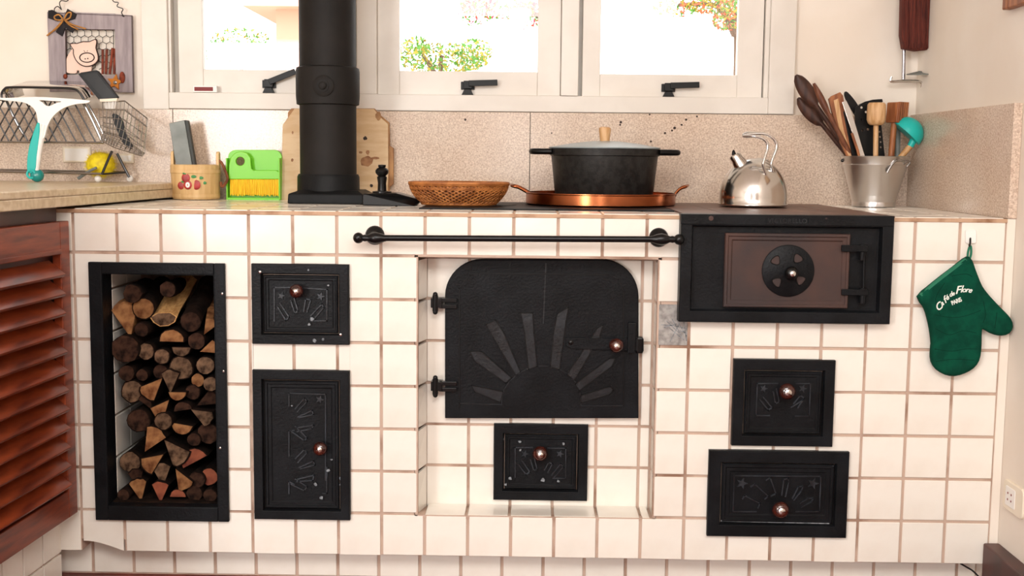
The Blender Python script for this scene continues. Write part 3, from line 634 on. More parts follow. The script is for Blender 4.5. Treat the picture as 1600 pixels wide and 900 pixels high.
# ================================================================== FIREWOOD
LOGS = [  # px, py, radius px, shape, end material, angle, rear px offset (dx, dy), body material
 (192, 503, 22, 'wedge', 'cut_tan', 100, (22, -38), 'cut_tan'), (224, 482, 16, 'round', 'cut_tan', 0, (28, -36), 'bark'), (256, 497, 19, 'half', 'cut_grey', 90, (34, -58), 'split_light'), (298, 503, 15, 'round', 'cut_dark', 0, (28, -58), 'bark'), (325, 512, 11, 'wedge', 'cut_tan', 60, (8, -40), 'cut_tan'), (207, 459, 14, 'round', 'cut_dark', 0, (22, -10), 'bark'), (262, 452, 12, 'round', 'cut_dark', 0, (20, -6), 'bark'),
 (268, 528, 19, 'halfup', 'cut_tan', 0, (4, -6), 'bark'), (221, 515, 10, 'round', 'cut_dark', 0, (4, -6), 'bark'), (283, 547, 14, 'halfup', 'cut_grey', 180, (0, 0), 'bark'), (307, 533, 13, 'round', 'cut_dark', 0, (3, -4), 'bark'), (325, 545, 12, 'wedge', 'cut_tan', 20, (0, -4), 'bark'), (196, 545, 21, 'round', 'cut_dark', 0, (3, -3), 'bark'), (228, 549, 12.5, 'round', 'cut_grey', 0, (3, -3), 'bark'), (253, 557, 11.5, 'round', 'cut_grey', 0, (2, -3), 'bark'),
 (283, 575, 17.5, 'round', 'cut_grey', 0, (2, -2), 'bark'), (321, 571, 13.5, 'round', 'cut_grey', 0, (0, -2), 'bark'), (222, 586, 9, 'round', 'cut_dark', 0, (2, -2), 'bark'), (198, 583, 12, 'round', 'cut_dark', 0, (2, -2), 'bark'), (251, 581, 11, 'round', 'cut_dark', 0, (2, -2), 'bark'),
 (207, 612, 16.5, 'round', 'cut_grey', 0, (2, -1), 'bark'), (241, 604, 17, 'wedge', 'cut_tan', 225, (2, -1), 'bark'), (266, 598, 15, 'wedge', 'cut_grey', 90, (1, -1), 'bark'), (309, 594, 10, 'round', 'cut_tan', 0, (0, -1), 'bark'), (329, 600, 11, 'round', 'cut_grey', 0, (0, -1), 'bark'), (277, 617, 13, 'halfup', 'cut_tan', 180, (1, 0), 'bark'), (301, 613, 11, 'round', 'cut_dark', 0, (0, 0), 'bark'), (322, 626, 14, 'wedge', 'cut_dark', 30, (0, 0), 'bark'),
 (231, 629, 11, 'wedge', 'cut_dark', 120, (2, 0), 'bark'), (254, 636, 14, 'wedge', 'cut_tan', 230, (1, 0), 'bark'), (285, 637, 14, 'halfup', 'cut_dark', 10, (1, 0), 'bark'), (313, 648, 15, 'wedge', 'cut_grey', 330, (0, 0), 'bark'),
 (217, 657, 17, 'round', 'cut_dark', 0, (2, 1), 'bark'), (255, 658, 13, 'round', 'cut_grey', 0, (1, 1), 'bark'), (284, 668, 16, 'halfup', 'cut_tan', 170, (1, 1), 'bark'), (325, 677, 16, 'round', 'cut_dark', 0, (0, 1), 'bark'), (236, 690, 18, 'wedge', 'cut_tan', 60, (2, 1), 'bark'), (303, 687, 10, 'round', 'cut_dark', 0, (0, 1), 'bark'),
 (271, 703, 19, 'wedge', 'cut_grey', 310, (1, 1), 'bark'), (241, 720, 16, 'wedge', 'cut_tan', 215, (1, 1), 'bark'), (301, 716, 21, 'halfup', 'cut_red', 30, (0, 2), 'bark'), (203, 722, 16, 'round', 'cut_grey', 0, (2, 2), 'bark'), (253, 744, 16, 'wedge', 'cut_grey', 95, (1, 2), 'bark'), (283, 747, 15, 'wedge', 'cut_tan', 300, (1, 2), 'bark'), (327, 745, 13, 'round', 'cut_red', 0, (0, 2), 'bark'), (307, 750, 12, 'round', 'cut_dark', 0, (0, 2), 'bark'), (214, 750, 13, 'wedge', 'cut_dark', 100, (1, 2), 'bark'),
 (218, 773, 15, 'wedge', 'cut_tan', 100, (1, 2), 'bark'), (251, 774, 14, 'wedge', 'cut_red', 90, (1, 2), 'bark'), (278, 774, 12, 'halfup', 'cut_red', 0, (0, 2), 'bark'), (304, 778, 12, 'round', 'cut_dark', 0, (0, 2), 'bark'), (193, 776, 9, 'round', 'cut_dark', 0, (1, 2), 'bark'), (328, 776, 10, 'round', 'cut_dark', 0, (0, 2), 'bark')]
ordn = ['first', 'second', 'third', 'fourth', 'fifth', 'sixth', 'seventh', 'eighth', 'ninth', 'tenth', 'eleventh', 'twelfth']
srt = sorted(range(len(LOGS)), key=lambda i: LOGS[i][1]); layers = []
for i in srt:
    if layers and LOGS[i][1]-LOGS[layers[-1][0]][1] < 24: layers[-1].append(i)
    else: layers.append([i])
pos = {}
for li, ls in enumerate(layers):
    for q, i in enumerate(sorted(ls, key=lambda i: LOGS[i][0])): pos[i] = (li, q)
shp = {'round': 'round', 'wedge': 'wedge-split', 'half': 'plank-split', 'halfup': 'half-round'}
cnm = {'cut_tan': 'tan', 'cut_grey': 'greyish', 'cut_dark': 'dark', 'cut_red': 'reddish'}
for i, (px, py, r, shape, em, ang, (dx, dy), bm_) in enumerate(LOGS):
    Y0 = .022+random.uniform(0, .035); k = sc(Y0)*r*1.12; Y1 = Y0+.34
    c0 = PY(px, py, Y0); cr = PY(px+dx, py+dy, Y0+.22)
    hx_l = k*(1.0 if shape == 'round' else .95)
    c0.x = min(max(c0.x, xi0+.003+hx_l), xi1-.003-hx_l); c0.z = max(c0.z, zi0+.006+hx_l*.7)
    cr.x = min(max(cr.x, xi0+.003+hx_l), xi1-.003-hx_l); cr.z = min(cr.z, zi1-.004-hx_l)
    dvec = Vector((0, 1, 0)) if abs(dx)+abs(dy) < 12 else (cr-c0).normalized()
    dvec = (dvec+Vector((random.uniform(-.008, .012), 0, random.uniform(-.004, .012)))).normalized()
    Ln = min(.33, (.54-Y0)/max(dvec.y, .3))
    if abs(dx)+abs(dy) >= 20: Ln = (cr-c0).length
    if shape == 'round': poly = [(math.cos(t), math.sin(t)) for t in [6.283*q/14 for q in range(14)]]
    elif shape == 'wedge':
        a0 = math.radians(ang); poly = [(-.95*math.cos(a0), -.95*math.sin(a0))]+[(math.cos(a0+t)*1.12, math.sin(a0+t)*1.12) for t in [-.75+1.5*q/6 for q in range(7)]]; poly = [(x*1.15, z*1.15) for x, z in poly]
    elif shape == 'half': poly = [(-1, .05), (-.8, -.35), (-.3, -.62), (.3, -.6), (.8, -.3), (1, .1), (.5, .42), (-.45, .38)]
    else:
        a0 = math.radians(ang); poly = [(math.cos(a0+t), math.sin(a0+t)*.95) for t in [math.pi*q/9 for q in range(10)]]
        poly = [(x+.3*math.sin(a0), z-.3*math.cos(a0)) for x, z in poly]
    poly = [(x*random.uniform(.93, 1.05)*k, z*random.uniform(.93, 1.05)*k) for x, z in poly]
    b = MB(); nseg = 5; n = len(poly); vs = []
    for q in range(nseg+1):
        wob = 1+.05*math.sin(q*2.1+i)
        vs += [c0+dvec*(Ln*q/nseg)+Vector((x*wob, 0, z*wob)) for x, z in poly]
    b.add(vs, [(q*n+a, q*n+(a+1) % n, (q+1)*n+(a+1) % n, (q+1)*n+a) for q in range(nseg) for a in range(n)]+[tuple(range(nseg*n, nseg*n+n)), tuple(range(n))])
    li, q = pos[i]
    lab = '%s firewood with %s cut end, %s from left in the %s layer from the top' % (shp[shape], cnm[em], ordn[q], ordn[li])
    lg = one(b, 'firewood_log', bm_, lab, 'firewood', 'firewood stacked in the niche', at=c0, smooth=(shape == 'round'))
    e = MB(); e.add([c0+Vector((x*.93, -.0012, z*.93)) for x, z in poly]+[c0+Vector((x*.95, .004, z*.95)) for x, z in poly], [tuple(range(n))]+[(a, (a+1) % n, n+(a+1) % n, n+a) for a in range(n)])
    e.build('cut_end', em, lg)

# ================================================================== OVEN
YO = -.038
R = rect(YO, 1062.5, 336, 1394.5, 505)
ov = thing('iron_oven', 'rust-tinged black iron oven with round vented door, set into the tiles at right', 'oven', ((R[0]+R[1])/2, 0, R[2]))
fw = .031
MB().rectprof((R[0], R[1], R[2], R[3]-.0), [(0, .004), (0, YO+.002), (.002, YO), (fw-.004, YO), (fw, YO+.012), (fw, YO+.02)]).build('body', 'iron_door', ov, bevel=.001)
tr = rect(YO-.004, 1064, 336.5, 1396, 352); MB().box(tr[0], tr[1], YO-.003, YO+.001, tr[2], R[3]).build('top_band', 'iron_door', ov, bevel=.001)
np_ = rect(YO-.004, 1197, 339.5, 1264, 351.5); pl = MB().rectprof(np_, [(0, YO-.003), (0, YO-.0045), (.0012, YO-.0045), (.0016, YO-.0036)]).build('name_plate', 'iron_door', ov)
text_part('maker_name', 'VICTORELLO', .0155, ((np_[0]+np_[1])/2, YO-.0042, (np_[2]+np_[3])/2), 0, 'iron_relief', pl, .0016, spacing=1.05, wscale=1.0)
for (x, y, rr) in ((1111, 341, .006), (1291, 341.5, .002)):
    c = PY(x, y, YO-.003); MB().lathe([(rr, 0), (rr, .001), (0, .0015)], c, (0, -1, 0), 10).build('rivet', 'rusty_iron', ov, smooth=True)
# recessed sheet and inner door
Yp = YO+.02
dr = rect(YO+.004, 1132, 365, 1327, 481)
dd = MB().rectprof(dr, [(0, Yp), (0, YO+.006), (.002, YO+.004), (.007, YO+.004), (.009, YO+.007), (.016, YO+.007), (.019, YO+.010)]).build('oven_door', 'rusty_iron', ov, bevel=.0006)
Yq = YO+.010; c = PY(1231, 423, Yq)
vd = MB().lathe([(.064, 0), (.064, .004), (.061, .006), (0, .006)], c, (0, -1, 0), 48).build('vent_disc', 'iron_door', dd, smooth=True)
for (x, y, a) in ((1213, 408, 130), (1246, 405, 52), (1215, 440, 225), (1250, 437, 320)):
    p = PY(x, y, Yq-.007); aa = math.radians(a); pts = []
    for (u, v) in ((-.010, 0), (-.006, .006), (.005, .012), (.010, .008), (.011, 0), (.010, -.008), (.005, -.012), (-.006, -.006)):
        pts.append((p.x+u*math.cos(aa)-v*math.sin(aa), p.z+u*math.sin(aa)+v*math.cos(aa)))
    sp = smooth_loop(pts, 3); MB().ridge(sp+[sp[0]], Yq-.006, .0016, .0014).build('vent_edge', 'black', vd)
    flat_part('vent_hole', [sp], Yq-.0062, .0008, 'rusty_iron', vd)
knob(dd, 1237, 427, Yq-.006, m='iron_gloss', r=11, out=.03)
for (y0, y1) in ((383, 395), (452, 463)):
    hr = rect(YO, 1315, y0, 1356, y1-1.5); h = MB().box(hr[0], hr[1], YO-.004, YO+.006, hr[2], hr[3]).build('hinge', 'iron_door', ov, bevel=.0015)
    c = PY(1349, y1-5, YO); MB().tube([c+Vector((0, .006, .012)), c+Vector((0, .006, -.026))], .0085, 12).build('hinge_barrel', 'iron_door', h, smooth=True)
a, b2 = PY(1350, 405, YO+.01), PY(1349, 455, YO+.01); MB().tube([a, b2], .003, 8).build('hinge_rod', 'iron_door', ov)

# ================================================================== TOWEL RAIL
YRr = -.05
p0, p1 = PY(560, 371.8, YRr), PY(1061, 374.2, YRr)
tr_ = thing('towel_rail', 'long black iron towel rail with ball ends above the big door', 'rail', ((p0.x+p1.x)/2, 0, p0.z))
MB().tube([p0, p1], .0078, 14).build('bar', 'iron_gloss', tr_, smooth=True)
for (x, y, rx) in ((586, 367.5, 600), (1029, 371, 1017)):
    c = PY(x, y, 0); c.y = 0; t = PY(x, 372, YRr)
    MB().lathe([(.024, .0005), (.024, .004), (.020, .010), (.013, .014), (.009, .022), (.008, .05), (.0, .052)], c+Vector((0, 0, 0)), (0, -1, 0), 24).build('rosette', 'iron_gloss', tr_, smooth=True)
for (e, d, col) in ((p0, 1, 0), (p1, -1, 0)):
    MB().ball(e, .0135, 16, 10).build('finial', 'iron_gloss', tr_, smooth=True)
    MB().lathe([(.0078, 0), (.0088, .004), (.0075, .010), (.0125, .020), (.0145, .030), (.012, .042), (.0085, .052), (.0078, .056)], e+Vector((d*.012, 0, 0)), (d, 0, 0), 18).build('collar', 'iron_gloss', tr_, smooth=True)

# ================================================================== STOVE PIPE
pc = PZ(509, 319, ZT); YPc = pc.y+.112; pcx = PY(513, 240, YPc).x
k = sc(YPc)
fl = thing('stove_pipe', 'thick black iron stove pipe with bolted collar rising from a square base', 'stove pipe', (pcx, YPc, ZT))
zz = lambda y: PY(513, y, YPc).z
xa, xb = PY(449, 310, YPc-.108).x, PY(568, 310, YPc-.108).x
MB().rectprof((0, 1, 0, 1), [], False) if False else None
b = MB(); zt = PY(508, 301, YPc-.1).z
b.add([(xa, YPc-.11, ZT+.0005), (xb, YPc-.11, ZT+.0005), (xb, YPc+.10, ZT+.0005), (xa, YPc+.10, ZT+.0005), (xa+.002, YPc-.108, ZT+.028), (xb-.002, YPc-.108, ZT+.028), (xb-.002, YPc+.098, ZT+.028), (xa+.002, YPc+.098, ZT+.028), (xa+.03, YPc-.082, zt+.006), (xb-.02, YPc-.082, zt+.006), (xb-.02, YPc+.08, zt+.006), (xa+.03, YPc+.08, zt+.006)],
      [(3, 2, 1, 0)]+[(q+a, q+(a+1) % 4, q+4+(a+1) % 4, q+4+a) for q in (0, 4) for a in range(4)]+[(8, 9, 10, 11)])
b.build('base_plate', 'iron', fl, bevel=.003)
MB().lathe([(48.5*k, zz(305)-.02), (48*k, zz(276)), (46*k, zz(272))], (pcx, YPc, 0), seg=48).build('base_ring', 'iron', fl, smooth=True)
MB().lathe([(43.6*k, zz(290)), (43.6*k, zz(140)), (43.6*k, ZC-.001)], (pcx, YPc, 0), seg=48).build('pipe', 'iron_pipe', fl, smooth=True)
MB().lathe([(44*k, zz(165)), (48.0*k, zz(163.5)), (49*k, zz(150)), (49*k, zz(112)), (48*k, zz(107)), (44*k, zz(105))], (pcx, YPc, 0), seg=48).build('collar', 'iron_pipe', fl, smooth=True)
cb = PY(505, 134, YPc-50*k); cb.y = YPc-48.5*k
bo = MB().lathe([(16*k, -.004), (16*k, .003), (13*k, .006), (9*k, .007), (9*k, .011), (5.5*k, .011), (5.5*k, .022), (4*k, .024), (0, .024)], cb, (0, -1, 0), 24).build('collar_bolt', 'iron_pipe', fl, smooth=True)

# ================================================================== THINGS ON THE STOVE
# cutting boards leaning on the backsplash behind the pipe
def board(name, label, px, Y, dirn, spots=()):
    loop = XZ(Y, *px); zmin = min(z for _, z in loop); c = loop[0]
    tl = .05
    me = curve_mesh([[(x, z) for x, z in loop]], .014, .0015)
    me.transform(Matrix(((1, 0, 0, 0), (0, tl, -1, Y-tl*zmin), (0, 1, 0, 0), (0, 0, 0, 1)))); o0 = Vector((c[0], Y, ZT)); me.transform(Matrix.Translation(-o0))
    o = link(name, me, 'board', None, True, 0, o0); props(o, label, 'cutting board')
    for (x, y, rx, ry, m) in spots:
        q = PY(x, y, Y-.009); zz_ = q.z; yy = Y-.0092+tl*(zz_-zmin); n = 14; k = sc(Y)
        pts = [Vector((q.x+rx*k*math.cos(6.283*t/n)*random.uniform(.75, 1.1), yy+tl*ry*k*math.sin(6.283*t/n), q.z+ry*k*math.sin(6.283*t/n)*random.uniform(.75, 1.1))) for t in range(n)]
        MB().prismv(pts, (0, .0005, 0)).build('stain', m, o)
    return o
board('cutting_board', 'worn beige cutting board with clipped corners behind the stove pipe', [(440, 313), (442, 195), (451, 183), (460, 170), (583, 171), (592, 183), (605, 194), (606, 270), (605, 312)], YB-.045, 1,
      [(570, 216, 3.2, 3.2, 'stain_dark'), (580, 290, 2.6, 2.6, 'stain_dark'), (572, 252, 12, 9, 'stain'), (574, 238, 3, 4, 'stain'), (563, 238, 3, 2, 'stain'), (586, 247, 7, 2, 'stain'), (456, 250, 2, 3, 'stain'), (456, 207, 1.5, 2.5, 'stain'), (590, 181, 5, 7, 'board_edge')])
board('cutting_board', 'brown-edged cutting board peeping out behind the beige one', [(452, 312), (450, 176), (455, 170), (584, 170), (594, 181), (607, 192), (608, 228), (614, 232), (614, 287), (608, 292), (608, 312)], YB-.024, 1).data.materials[0] = MATS['board_edge']

# cast iron press with upright handle
p = PZ(600, 322, ZT); Yi = p.y; k = sc(Yi)
ip = thing('iron_press', 'black cast iron wedge with upright knob handle beside the pipe base', 'press', (PY(605, 310, Yi).x, Yi, ZT))
xl, xm, xr = PY(566, 310, Yi).x, PY(612, 310, Yi).x, PY(657, 310, Yi+.03).x
b = MB(); b.prismv([(xl, Yi, ZT+.0005), (xr-.015, Yi, ZT+.0005), (xr, Yi+.03, ZT+.012), (xr-.012, Yi+.03, ZT+.020), (xm+.01, Yi+.01, ZT+.036), (xl+.004, Yi+.004, ZT+.034), (xl, Yi, ZT+.028)], (0, .10, 0)).build('body', 'iron_gloss', ip, bevel=.003)
hc = PY(597, 300, Yi+.05); hx = hc.x; hz = ZT+.035; kk = sc(Yi+.05)
MB().lathe([(15*kk, 0), (15*kk, .004), (7*kk, .006), (6.5*kk, .028), (8*kk, .044), (6*kk, .047), (10*kk, .055), (10.5*kk, .062), (8*kk, .068), (5*kk, .070), (6*kk, .073), (6*kk, .078), (0, .079)], (hx, Yi+.05, hz), seg=24).build('handle', 'iron_gloss', ip, smooth=True)

# wicker basket
p = PZ(716, 322.5, ZT+.003); k = sc(p.y+.1); Yb = p.y+.095
cx = PY(717, 300, Yb).x; zb = ZT+.0035; hgt = .058; r0, r1 = .102, .138; sy = .78
bk = thing('wicker_basket', 'shallow oval reddish wicker basket on the cooking plate', 'basket', (cx, Yb, zb))
def bp(t, q, off=0):
    r = r0+(r1-r0)*math.sin(t*math.pi/2)**.9+off; return Vector((cx+r*math.cos(q), Yb+r*sy*math.sin(q), zb+.003+hgt*t))
MB().lathe([(0, .001), (r0, .001), (r0+.001, .004), (0, .004)], (cx, Yb, zb), seg=40, sy=sy).build('base', 'wicker', bk, smooth=True)
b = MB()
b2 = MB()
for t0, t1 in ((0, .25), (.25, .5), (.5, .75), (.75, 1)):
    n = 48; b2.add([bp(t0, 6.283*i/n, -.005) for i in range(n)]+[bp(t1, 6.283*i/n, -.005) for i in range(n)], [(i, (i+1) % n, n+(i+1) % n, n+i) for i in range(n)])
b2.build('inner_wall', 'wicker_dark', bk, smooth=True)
for i in range(44):
    for s in (1, -1):
        q0 = 6.283*i/44; b.tube([bp(j/10, q0+s*j*.09, .0012*s*(1 if j % 2 else -1)) for j in range(11)], .0021, 5, False)
props(b.build('woven_wall', 'wicker', bk), kind='stuff')
for t, rr in ((0.02, .004), (.72, .002), (.78, .002), (.99, .0052), (.93, .004)):
    MB().tube([bp(t, 6.283*i/48) for i in range(49)], rr, 6, False).build('rim_coil', 'wicker', bk, smooth=True)

# copper tray
YT = .515; s = sc(YT); cx = PY(938, 315, YT).x; zt = ZT+.0045; r = 116*s
ct = thing('copper_tray', 'round copper tray with two loop handles under the pot', 'tray', (cx, YT, zt))
MB().lathe([(0, .0), (r-.004, .0), (r, .003), (r, .030), (r+.003, .032), (r+.003, .0345), (r-.003, .0345), (r-.003, .004), (0, .004)], (cx, YT, zt), seg=64).build('dish', 'copper', ct, smooth=True)
for s_, pts in ((-1, [(838, 316), (830, 305), (812, 294), (801, 291)]), (1, [(1052, 311), (1056, 302), (1063, 295), (1071, 292)])):
    for w0 in (0,):
        b = MB(); L = []
        A = [PY(x, y, YT-.03) for x, y in pts]; B = [PY(x+1, y-1.5, YT+.05) for x, y in pts]
        L = A+[(A[-1]+B[-1])/2+Vector((s_*.006, 0, .003))]+B[::-1]
        b.tube(smooth_pts(L, 4), .0042, 8).build('handle', 'copper', ct, smooth=True)

# pot with lid
cx = PY(944, 270, YT).x; s = sc(YT); zp = zt+.0045; ztop = PY(944, 233, YT).z; h = ztop-zp
pt = thing('cooking_pot', 'large black cast pot with grey lid and wooden knob on the copper tray', 'pot', (cx, YT, zp))
rb_, rt_ = 75*s, 85*s
MB().lathe([(0, 0), (rb_-.006, 0), (rb_, .006), (rt_-2.5*s, h-11*s), (rt_-1.5*s, h-10.5*s), (rt_, h-10*s), (rt_+.5*s, h), (rt_-3*s, h), (rb_-.004, .01), (0, .01)], (cx, YT, zp), seg=64).build('body', 'pot_iron', pt, smooth=True)
for s_ in (-1, 1):
    A = [Vector((cx+s_*x*s, YT+y, zp+h-4.5*s)) for x, y in ((82, -.05), (100, -.042), (110, -.03), (113, 0), (110, .03), (100, .042), (82, .05))]
    MB().tube(smooth_pts(A, 4), .0085, 10).build('handle', 'black', pt, smooth=True)
ld = MB().lathe([(0, .001), (rt_+1*s, .001), (rt_+1.5*s, .004), (rt_-4*s, .0065), (rt_*.6, .016), (rt_*.25, .0225), (0, .024)], (cx, YT, zp+h), seg=64).build('lid', 'lid_grey', pt, smooth=True)
MB().lathe([(8*s, .022), (7.5*s, .027), (7.6*s, .028), (8.2*s, .036), (9.4*s, .054), (9*s, .061), (6*s, .064), (0, .064)], (cx, YT, zp+h), seg=20).build('knob', 'wood_light', ld, smooth=True)

# kettle
p = PZ(1177, 325.5, ZT+.0035); s = sc(p.y+.09); rk = 53*s; Yk = p.y+rk; cx = PY(1177, 300, Yk).x; zk = ZT+.004
ke = thing('kettle', 'shiny stainless steel dome kettle with double wire handle on the rusty plate', 'kettle', (cx, Yk, zk))
hk = PY(1180, 247, Yk).z-zk
prof = [(0, .002), (rk*.9, .002), (rk*.99, .004), (rk, .006), (rk, .009), (rk*.985, .011)]
prof += [(rk*.985*math.cos(t), hk*.2+hk*.8*math.sin(t)) for t in [math.pi/2*q/16 for q in range(0, 17)]]
prof[-1] = (0, hk)
MB().lathe(prof, (cx, Yk, zk), seg=56).build('body', 'steel', ke, smooth=True)
MB().lathe([(rk*.36, hk-.018), (rk*.37, hk-.009), (rk*.3, hk-.003), (0, hk+.0015)], (cx+.012, Yk+.01, zk), seg=32).build('lid', 'steel', ke, smooth=True)
a = PY(1160, 262, Yk-.02); b2 = PY(1149.5, 245, Yk-.02); ax = (b2-a)
sp = MB().lathe([(11.5*s, 0), (10.5*s, ax.length*.55), (9*s, ax.length*.75), (9.2*s, ax.length*1.1), (7.5*s, ax.length*1.22), (0, ax.length*1.25)], a, ax, 20).build('spout', 'steel', ke, smooth=True)
q = PY(1146.5, 240, Yk-.02); MB().lathe([(3.4*s, -.004), (2.6*s, .005), (1.2*s, .010), (0, .011)], q, (-.1, 0, 1), 10).build('whistle_tip', 'black', sp, smooth=True)
for pts, yo in (([(1197.5, 274), (1192.5, 258), (1195, 246), (1199.5, 230), (1197, 221), (1189, 215.5), (1176, 212.5), (1163, 212.5)], -.078), ([(1210.5, 274), (1205, 259), (1208, 246), (1213.5, 231), (1211.5, 221), (1203, 212.5), (1189, 208.5), (1166, 210)], -.060)):
    P_ = [PY(x, y, Yk+yo) for x, y in pts]; P_[-1].y = Yk-.06; P_[0].y += .006
    MB().tube(smooth_pts(P_, 5), .0042, 10).build('handle', 'chrome', ke, smooth=True)
g = smooth_pts([PY(1188, 212, Yk-.051), PY(1176, 210.5, Yk-.051), PY(1165, 211, Yk-.05), PY(1160, 212.5, Yk-.05)], 4)
MB().tube(g, [.008, .0085, .009, .009, .009, .009, .009, .009, .008, .007, .006, .005, .003], 10).build('grip', 'chrome', ke, smooth=True)

# utensil bucket
YU = .672; s = sc(YU); cx = PY(1366, 285, YU).x; zu = ZT+.001; hu = PY(1366, 244, YU).z-zu
bu = thing('steel_bucket', 'small brushed steel bucket full of cooking utensils in the corner', 'bucket', (cx, YU, zu))
ru0, ru1 = 32.5*s, 51.5*s
rr = lambda t: ru0+(ru1-ru0)*t
MB().lathe([(0, .001), (ru0, .001), (ru0+.0005, .014), (ru0-.0002, .0155), (rr(.82), hu*.82), (rr(.83)+.0012, hu*.83), (rr(.84), hu*.84), (ru1, hu-.003), (ru1+.002, hu-.001), (ru1, hu), (ru1-.003, hu-.001), (ru0-.002, .006), (0, .006)], (cx, YU, zu), seg=56).build('body', 'brushed', bu, smooth=True)
for pts, yo in (([(1386, 270), (1392, 260), (1399, 252), (1408, 251), (1414, 253)], -.094), ([(1404, 271), (1408, 261), (1414, 254), (1420, 252), (1421, 256), (1417, 261)], -.066)):
    MB().tube(smooth_pts([PY(x, y, YU+yo) for x, y in pts], 4), 0.0034, 8).build('handle', 'wire', bu, smooth=True)
MB().ball(PY(1316, 251, YU), .005, 10, 6).build('handle_lug', 'wire_dark', bu, smooth=True)

# utensils in the bucket
GU = 'utensils in the steel bucket'
zin = zu+.03
def dip(px, py, Y): # point at the rim continuing down into the bucket
    return PY(px, py, Y)
def spoon(label, tip, neck, end, wpx, Y0, Y1, m, cat='spoon', name='wooden_spoon', hw=4.0):
    a, b_, c = PY(*tip, Y1), PY(*neck, Y1), PY(*end, Y0); s = sc(Y1)
    root = thing(name, label, cat, c, GU)
    d = (a-b_); L = d.length; d.normalize(); n = Vector((d.z, 0, -d.x)).normalized(); o = d.cross(n)
    vs = []; R_, K = 9, 14
    for i in range(R_+1):
        t = i/R_; hwid = wpx/2*s*math.sin(math.pi*min(max(.06+t*.88, 0), 1))**.62 if 0 < i < R_ else .004
        for k_ in range(K):
            q = 6.283*k_/K; vs.append(b_+d*(L*t)+n*(hwid*math.cos(q))+o*(.005*math.sin(q)+.006*math.cos(q)**2))
    MB().add(vs, [(i*K+k_, i*K+(k_+1) % K, (i+1)*K+(k_+1) % K, (i+1)*K+k_) for i in range(R_) for k_ in range(K)]+[tuple(range(K)), tuple(range(R_*K, R_*K+K))]).build('bowl', m, root, smooth=True)
    e = c+(c-b_).normalized()*.02
    MB().tube([b_+d*.012, b_, (b_+c)/2, c, e], [.0075, .007, hw*s, hw*s, hw*s*.9], 10).build('handle', m, root, smooth=True)
spoon('dark wooden spoon with the highest, leftmost bowl in the steel bucket', (1244, 117), (1277, 167), (1330, 244), 24, YU-.015, YU-.02, 'wood_dark')
spoon('dark wooden spoon whose bowl hangs lowest at left of the bucket', (1247, 153), (1286, 196), (1328, 247), 23, YU+.015, YU+.01, 'wood_dark')
spoon('slim reddish-brown wooden spoon seen edge-on in the steel bucket', (1272, 130), (1298, 184), (1331, 246), 11, YU-.022, YU-.045, 'wood_brown')
def blade(name, label, cat, poly, Y, m, th, tail, mh=None):
    P_ = XZ(Y, *poly); root = thing(name, label, cat, PY(*tail, Y), GU)
    flat_part('blade', [P_], Y, th, m, root, min(.0015, th*.3))
    return root
r_ = blade('wooden_spatula', 'flat brown wooden spatula standing behind the steel blade in the bucket', 'spatula', [(1295, 155), (1299, 151), (1312, 145), (1316, 150), (1324, 205), (1336, 258), (1330, 258), (1313, 222), (1301, 178)], YU-.025, 'wood_mid', .009, (1325, 270))
flat_part('bevel_edge', [XZ(YU-.027, (1302, 157), (1309, 154), (1318, 205), (1332, 252), (1329, 252), (1313, 215))], YU-.030, .004, 'wood_light', r_)
r_ = blade('steel_spatula', 'shiny flat steel spatula handle leaning left in the bucket', 'spatula', [(1316, 160), (1322, 158), (1329, 172), (1356, 262), (1350, 264), (1334, 215)], YU-.05, 'steel', .003, (1352, 262))
r_ = blade('black_knife', 'thin black utensil handle between the wooden and steel spatulas', 'utensil', [(1318, 175), (1322, 173), (1335, 220), (1344, 268), (1336, 268), (1326, 215)], YU-.03, 'black_plastic', .008, (1340, 266))
MB().tube(V(YU-.052, (1331, 208), (1340, 235), (1347, 262)), .004, 8).build('wooden_inlay', 'wood_mid', r_, smooth=True)
# slotted turner: black with round holes
def circ(x, y, r, n=10): return [(x+r*math.cos(6.283*k/n), y+r*math.sin(6.283*k/n)) for k in range(n)]
root = thing('slotted_spoon', 'black slotted spatula with round holes in the middle of the bucket', 'spatula', PY(1365, 262, YU+.02), GU)
flat_part('head', [XZ(YU-.005, (1336, 168), (1345, 163), (1356, 162), (1363, 172), (1366, 200), (1368, 262), (1350, 262), (1345, 225), (1336, 195))]+[XZ(YU-.005, *circ(x, y, 2.3)) for x, y in ((1346, 168), (1353, 175), (1346, 187), (1356, 202), (1348, 204))], YU-.005, .003, 'black_plastic', root, .0006)
root = thing('slotted_turner', 'black slotted turner with curved top edge behind the pale masher', 'spatula', PY(1378, 262, YU+.03), GU)
flat_part('head', [XZ(YU+.03, (1341, 164), (1352, 159), (1364, 156), (1378, 155), (1379, 159), (1370, 163), (1376, 190), (1384, 262), (1370, 262), (1367, 200), (1362, 164), (1352, 163))]+[XZ(YU+.03, *circ(x, y, 1.8)) for x, y in ((1374, 206), (1375, 214), (1376, 222), (1376, 230))], YU+.03, .003, 'black_plastic', root, .0006)
root = thing('black_spoon', 'black plastic spoon tilting left beside the brown spatula tip', 'spoon', PY(1350, 262, YU+.01), GU)
flat_part('bowl', [smooth_loop(XZ(YU+.012, (1320, 145), (1324, 145), (1336, 159), (1343, 172), (1350, 190), (1344, 192), (1330, 170), (1321, 153)), 3)], YU+.012, .005, 'black_plastic', root, .0015)
MB().tube(V(YU+.012, (1345, 182), (1352, 215), (1360, 262)), .005, 8).build('handle', 'black_plastic', root, smooth=True)
